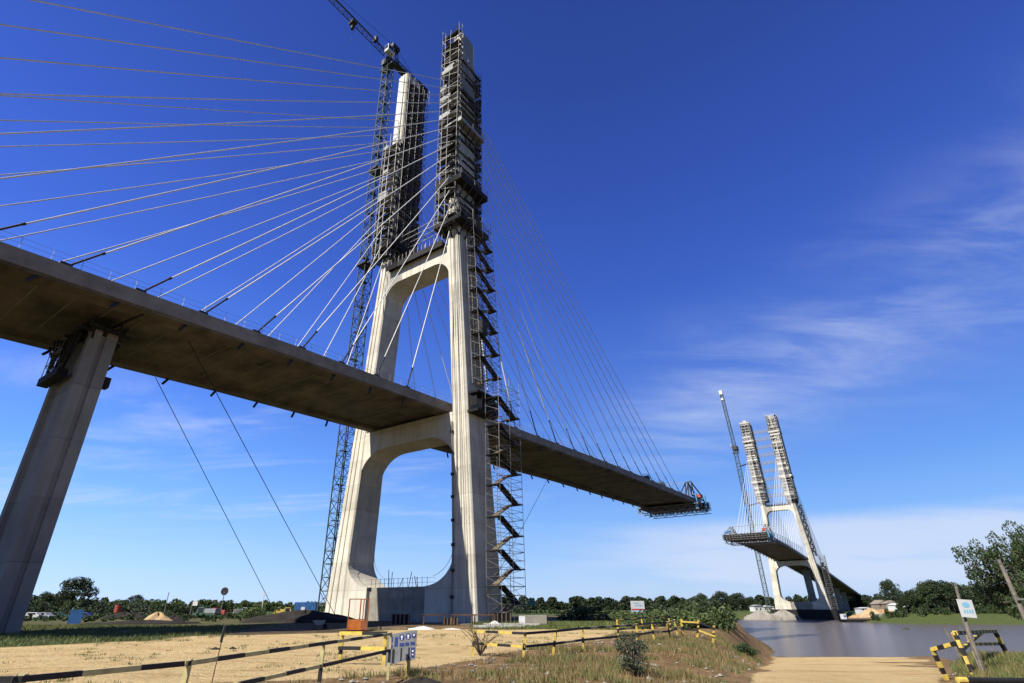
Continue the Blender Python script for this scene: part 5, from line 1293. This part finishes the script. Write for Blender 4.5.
# ------------------------------------------------------------------ far bank
def FW(h, t, z=0): p = CN + PX * h + AX * t; return (p.x, p.y)
def house(label, px_, Y_, w_, d_, h_, wall, roof_m, rz_, rh=1.5, group='houses and sheds on the far bank', name='house', zup=0.0):
    x_, y_ = V_(px_, Y_); t_ = thing(name, label, 'building', (x_, y_, gz(x_, y_) + zup), R(rz_), group)
    b = MB(); b.box(-w_ / 2, w_ / 2, -d_ / 2, d_ / 2, -.5 - zup, h_); b.build('wall', wall, t_)
    b = MB(); b.poly_y([(-w_ / 2 - .4, h_), (0, h_ + rh), (w_ / 2 + .4, h_)], -d_ / 2 - .4, d_ / 2 + .4); b.build('roof', roof_m, t_)
    for i in range(max(1, int(w_ / 3))):
        b = MB(); xx = -w_ / 2 + 1.2 + i * 2.8; b.box(xx, xx + 1, -d_ / 2 - .06, -d_ / 2, 1, 2.1); b.build('window', MT['glass'], t_)
house('white house under the lone tree on the far bank', 897, 335, 7, 6, 2.6, MT['whitepaint'], MT['whitepaint'], 10, 1.0, zup=1.2)
house('lower white house beside the white house on the far bank', 903, 325, 5, 5, 2.2, MT['housewall'], MT['whitepaint'], 0, .8, zup=.6)
house('tan roofed building behind the orange earth on the far bank', 880, 350, 7, 6, 2.4, MT['roof'], MT['roof'], 5, 2.2, zup=2)
house('second tan roofed building between the first and the white house', 889, 345, 7, 7, 2.6, MT['roof'], MT['roof'], -5, 1.8, zup=2)
house('white shed at the foot of the far tower, closest to the crane mast', 756, 400, 7, 5, 3.2, MT['whitepaint'], MT['greypaint'], 10, 1.0)
house('white shed next to the far tower leg', 766, 405, 8, 5, 2.8, MT['housewall'], MT['whitepaint'], 5, .8)
house('pink roofed house in the woods beyond the fence', 571, 300, 8, 6, 4.5, MT['housewall'], MT['roof'], 0, 3.2)
house('white flat cabin beside the approach on the far bank', 863, 345, 8, 5, 1.9, MT['whitepaint'], MT['whitepaint'], 0, .6, zup=1)
for (px_, Y_, rx, ry, h_, m_, lab, sd_) in (
    (869, 306, 7.5, 4, 6.1 - 2, MT['sandheap'], 'broad orange sand bank behind the barge', 3), (892, 300, 5, 3.5, 4.4 - 2, MT['earth'], 'rusty orange earth heap beside the barge', 5),
    (880, 318, 16, 6, 5.6 - 2, MT['earth'], 'long low earth bank below the tan roofs', 11), (936, 278, 4.5, 2.5, 3.6 - 2, MT['earth'], 'bare earth scar in the far bank below the tree row', 8), (781, 352, 9, 4, 5.2 - 2, MT['stone'], 'pale stone bank at the foot of the far tower', 6), (759, 350, 10, 4, 4.8 - 2, MT['stone'], 'pale stone bank closest to the far crane', 7)):
    x_, y_ = V_(px_, Y_); o = heap('earth_bank', lab, x_, y_, rx, ry, h_ + 1.4, m_, -.4, sd_, 'bank', group='bare banks on the far shore', power=.55); o.location.z = WATER - .2
bg_ = thing('barge', 'dark flat barge moored at the far shore by the orange sand', 'barge', (*V_(859, 300), WATER), R(2))
b = MB(); b.loft([[(x * 11, -3, z) for x, z in ((-1, 1.3), (-.92, -.3), (.92, -.3), (1, 1.3))][::1], [(x * 11, 3, z) for x, z in ((-1, 1.3), (-.92, -.3), (.92, -.3), (1, 1.3))]]); b.build('hull', MT['black'], bg_)
b = MB(); b.box(-10.4, -8.8, -1.2, 1.2, 1.3, 3.6); b.build('wheelhouse', MT['whitepaint'], bg_); b = MB(); b.box(-10.2, -9.0, -1.26, -1.2, 2.3, 3.1); b.build('window', MT['blue'], bg_)
b = MB(); b.box(7.4, 9.4, -1.4, 1.4, 1.3, 3.6); b.build('engine_house', MT['greypaint'], bg_)
b = MB(); b.box(-7.5, 7, -2.4, 2.4, 1.32, 1.9); b.build('load', MT['timber'], bg_)
x_, y_ = V_(898.5, 205); heap('floating_weed', 'small green clump of weed floating on the river', x_, y_, 1.6, 1.0, .6, LEAF['mid'], 0, 3, 'weed').location.z = WATER - .15
